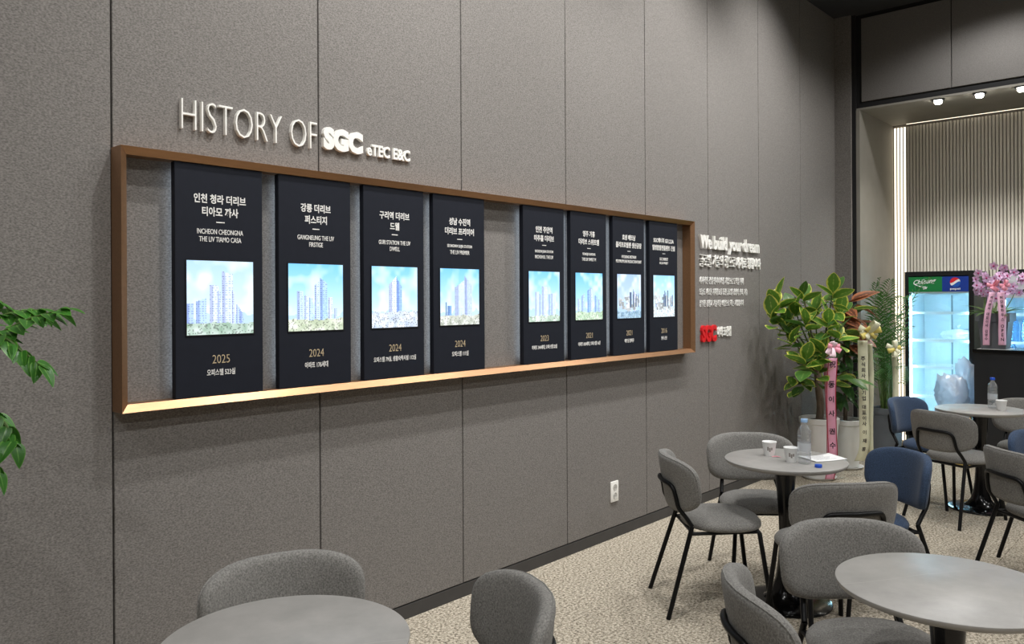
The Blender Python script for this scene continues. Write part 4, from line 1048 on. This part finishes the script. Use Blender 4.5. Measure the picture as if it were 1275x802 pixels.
for z in (1.139, 1.409 - 0.0, 0.869):
    if z > 1.2 and z + 0.26 > FRH - 0.24: continue
    for yy in (1.60, 1.49, 1.38, 1.27, 1.16):
        b_ = thing('fridge_bottle', 'blue-tinted water bottle on the %s shelf of the fridge behind the counter' % ('upper' if z > 1 else 'lower'), 'bottle', (FRX + 0.15, yy, z), 0, 'water bottles in the second fridge')
        link('bottle_body', BTL, b_); link('cap', BTC, b_)

# ------------------------------------------------------------------ counter with orchid
CZ = 1.092; CXF = 8.36
t = thing('bar_counter', 'matt black bar counter beside the drinks fridge', 'counter', (CXF, 0.6, 0))
MB().box(0.02, 0.42, -1.8, 1.205, 0.0, CZ - 0.03).build('counter_body', M_COUNTER, t, False)
vs, fs = bevel_box(0.0, 0.44, -1.82, 1.215, CZ - 0.03, CZ, 0.003, 1); MB().add(vs, fs).build('counter_top', M_GLOSSB, t, False)
def onx(x, y, X): r = ray(x, y); return EYE + r * (X / r.x)
pp = onx(1240, 431, CXF + 0.13)
base = Vector((pp.x, pp.y, CZ + 0.0004)); t = thing('orchid_pot', 'pink orchid in a grey square pot with a pink bow on the counter', 'potted plant', base, R(4))
t.rotation_euler = (0, 0, 0)
s = MB(); frus(s, 0.098, 0.125, 0.004, 0.30).build('pot', M_POTG, t, False)
rim = MB(); 
for a in ((-0.138, 0.138, -0.138, -0.12), (-0.138, 0.138, 0.12, 0.138), (-0.138, -0.12, -0.12, 0.12), (0.12, 0.138, -0.12, 0.12)): rim.box(a[0], a[1], a[2], a[3], 0.255, 0.33)
rim.build('pot_rim', M_POTG, t, False)
MB().box(-0.13, 0.13, -0.13, 0.13, 0.0, 0.004).build('pot_tray', M_POTW, t, False)
MB().box(-0.12, 0.12, -0.12, 0.12, 0.30, 0.318).build('moss', mat('moss', (62, 60, 40), 1.0, var=0.4, scale=50, bump=0.6), t, False)
LO = leaf_mesh('leaf', 0.22, 0.03, M_LORCH, 0.45)
for k in range(14):
    a = k * 2.4; o = link('leaf', LO, t); orient(o, Vector((0.05 * math.cos(a), 0.07 * math.sin(a), 0.318)), Vector((math.cos(a), math.sin(a), 0.35 + 0.25 * (k % 3))), scale=0.8 + 0.1 * (k % 4))
# one orchid flower mesh: five petals and a lip
fl = MB()
for k in range(5):
    a = 2 * PI * k / 5 + PI / 2; L = 0.036; wd = 0.017 if k in (1, 4) else 0.012
    d = Vector((0, math.cos(a), math.sin(a))); p_ = Vector((0, -math.sin(a), math.cos(a)))
    fl.add([Vector((0, 0, 0)), d * L * 0.5 + p_ * wd + Vector((-0.006, 0, 0)), d * L + Vector((-0.001, 0, 0)), d * L * 0.5 - p_ * wd + Vector((-0.006, 0, 0)), d * L * 0.5 + Vector((-0.002, 0, 0))], [(0, 1, 4), (1, 2, 4), (2, 3, 4), (3, 0, 4)])
FL = fl.mesh('flower', M_ORCH, False); FLC = MB().lathe([(0, -0.004), (0.006, 0), (0.007, 0.006), (0.003, 0.012), (0, 0.013)], 8, cap=False).mesh('flower_lip', M_ORCHC)
rnd = random.Random(11)
for k, (sx, sy, ex, ey) in enumerate([(1229, 405, 1222, 343), (1236, 405, 1232, 336), (1243, 405, 1246, 340), (1250, 405, 1256, 334), (1254, 404, 1270, 340), (1240, 405, 1252, 352), (1232, 404, 1219, 358)]):
    q0 = at_d(sx, sy, 7.62) - base; q0.z = 0.315; q0.x *= 0.3
    q1 = at_d((sx + ex) / 2, 368, 7.6) - base; q2 = at_d(ex, ey, 7.55) - base
    MB().tube([q0, q1, q2], [0.005, 0.004, 0.0025], 7, smooth=5).build('flower_stem', M_STEM, t)
    for j in range(9):
        f = 0.52 + 0.48 * j / 8; c = q1.lerp(q2, (f - 0.5) / 0.5) + Vector((rnd.uniform(-.06, .04), rnd.uniform(-.05, .05), rnd.uniform(-.035, .035)))
        o = link('flower', FL, t); an = rnd.uniform(-0.7, 0.7)
        o.matrix_basis = Matrix.Translation(c) @ Euler((rnd.uniform(-.5, .5), rnd.uniform(-.4, .4), an + R(8))).to_matrix().to_4x4() @ Matrix.Scale(0.95 + 0.4 * rnd.random(), 4)
        c2 = link('flower_lip', FLC, o); c2.rotation_euler = (0, R(-90), 0)
FACE2 = FACE
bc = at_d(1241, 356, 7.30) - base
bow(t, bc + Vector((0, 0.045, 0)), 0.062, M_PINKB, RIGHT, FACE, None, 5, 2); bow(t, bc - Vector((0, 0.045, 0)), 0.062, M_PINKB, RIGHT, FACE, None, 5, 4)
ribbon(t, [at_d(1236, 364, 7.27) - base, at_d(1230, 390, 7.25) - base, at_d(1228, 410, 7.26) - base, at_d(1228, 430, 7.27) - base], 0.062, mat('ribbon_lilac', (232, 180, 206), 0.4, var=0.06, scale=18), RIGHT, '케이앤씨 대표이사 김명수', M_TXTB, None, 0.028, 0.05, 0.034)
ribbon(t, [at_d(1246, 364, 7.27) - base, at_d(1248, 390, 7.22) - base, at_d(1248, 410, 7.22) - base, at_d(1248, 430, 7.23) - base], 0.070, mat('ribbon_lilac', (232, 180, 206), 0.4), RIGHT, '祝모델하우스 OPEN', M_TXTB, None, 0.030, 0.05, 0.040)

# ------------------------------------------------------------------ rubbish bags in front of the fridge
q = onx(1190, 470, 8.60)
t = thing('waste_carton', 'pale grey waste carton on the floor below the plastic bags', 'box', (8.60, q.y, 0))
M_CART = mat('carton_grey', (158, 168, 182), 0.7, var=0.05, scale=10)
cb = MB()
for a in ((-0.15, 0.15, -0.15, -0.14), (-0.15, 0.15, 0.14, 0.15), (-0.15, -0.14, -0.14, 0.14), (0.14, 0.15, -0.14, 0.14)): cb.box(a[0], a[1], a[2], a[3], 0.01, 0.50)
cb.box(-0.15, 0.15, -0.15, 0.15, 0.0, 0.01); cb.build('carton_wall', M_CART, t, False)
MB().box(-0.14, 0.14, -0.14, 0.14, 0.475, 0.485).build('carton_flap', M_CART, t, False)
crumple('plastic_bag', 'large bluish white knotted plastic bag on the carton before the fridge', (8.52, q.y + 0.02, 0.503), (0.10, 0.16, 0.29), M_BAG, 8, ears=True)
crumple('plastic_bag', 'taller see-through plastic bag leaning behind the knotted bag', (8.71, q.y - 0.06, 0.503), (0.085, 0.105, 0.41), M_BAG, 15, ears=True)

pb = thing('paper_bag', 'small yellow paper bag on the floor between chair and black counter', 'bag', (8.36, 1.90, 0))
bg = MB(); bg.add([(-0.05, -0.06, 0), (0.05, -0.06, 0), (0.05, 0.06, 0), (-0.05, 0.06, 0), (-0.056, -0.065, 0.40), (0.056, -0.065, 0.40), (0.056, 0.065, 0.40), (-0.056, 0.065, 0.40), (-0.045, 0, 0.38), (0.045, 0, 0.38)],
    [(0, 3, 2, 1), (0, 1, 5, 4), (2, 3, 7, 6), (1, 2, 6, 9, 5), (3, 0, 4, 8, 7), (4, 5, 9, 8), (6, 7, 8, 9)]); bg.build('bag_body', M_YBOX, pb, False)
for sy in (-0.065, 0.065): MB().tube([(-0.025, sy, 0.39), (-0.02, sy, 0.45), (0.02, sy, 0.45), (0.025, sy, 0.39)], 0.003, 6, smooth=3).build('bag_handle', M_YBOX, pb)

# ------------------------------------------------------------------ tree at the left edge of the picture
tb = at_d(-130, 480, 2.12); base = Vector((tb.x, tb.y, 0))
t = thing('happy_tree', 'bright green leafy branches reaching in beside the long wall', 'potted plant', base)
pot_round(t, 0.13, 0.17, 0.40, M_POTW)
top = Vector((0, 0, 1.62))
MB().tube([(0, 0, 0.36), (0.015, 0, 0.8), (-0.01, 0.01, 1.2), top], [0.022, 0.02, 0.016, 0.010], 9, smooth=5).build('trunk', M_BARK, t)
LH = leaf_mesh('leaflet', 0.062, 0.0190, M_LHAPPY, 0.3, tip=0.62)
def spray(pix, d0, d1, zt, nl, dark=0, seed=1):
    """twig through image points with paired leaflets along it"""
    rn = random.Random(seed); n = len(pix)
    P = [at_d(x, y, d0 + (d1 - d0) * i / (n - 1)) - base for i, (x, y) in enumerate(pix)]
    MB().tube([Vector((0, 0, zt))] + P, [0.006] + [0.0035] * (n - 1) + [0.0015], 6, smooth=6).build('branch', M_STEM, t)
    for i in range(nl):
        f = (i + 0.5) / nl * (n - 1) * 0.999; k = int(f); c = P[k].lerp(P[k + 1], f - k); tg = (P[k + 1] - P[k]).normalized(); sd = tg.cross(Vector((0, 0, 1))).normalized()
        for sg in (1, -1):
            dr = (tg * rn.uniform(.5, .9) + sd * sg * rn.uniform(.4, .9) + Vector((0, 0, rn.uniform(-.65, 0.0)))).normalized()
            o = link('leaflet', LH, t); orient(o, c, dr, scale=rn.uniform(.7, 1.15), roll=rn.uniform(-.5, .5))
    o = link('leaflet', LH, t); orient(o, P[-1], (P[-1] - P[-2]).normalized() + Vector((0, 0, -0.15)), scale=1.05)
spray([(-40, 440), (0, 415), (40, 396), (76, 386)], 2.12, 2.10, 1.35, 9, seed=2)
spray([(-40, 425), (0, 395), (25, 388), (48, 386)], 2.2, 2.2, 1.40, 8, seed=3)
spray([(-40, 435), (0, 420), (26, 436), (50, 455)], 2.08, 2.05, 1.33, 8, seed=4)
spray([(-40, 505), (-12, 512), (8, 530), (18, 552)], 2.12, 2.08, 1.15, 8, seed=5)
spray([(-60, 545), (-35, 560), (-12, 575), (-4, 586)], 2.08, 2.08, 1.08, 3, seed=6)
for k in range(8):
    a = 0.9 * k + 1.2
    if -0.5 < math.sin(a - 2.4) * 1 and math.cos(a) > 0.2: continue
    P0 = Vector((0, 0, 1.1 + 0.07 * k)); P1 = P0 + Vector((0.2 * math.cos(a), 0.2 * math.sin(a), 0.1)); P2 = P0 + Vector((0.33 * math.cos(a), 0.33 * math.sin(a), 0.02))
    MB().tube([P0, P1, P2], [0.006, 0.004, 0.002], 6, smooth=5).build('branch', M_STEM, t)
    for j in range(8):
        f = (j // 2 + 1) / 4; c = P1.lerp(P2, f); o = link('leaflet', LH, t); orient(o, c, Vector((math.cos(a + (0.8 if j % 2 else -0.8)), math.sin(a + (0.8 if j % 2 else -0.8)), -0.3)))

bpy.data.scenes.remove(TXT)
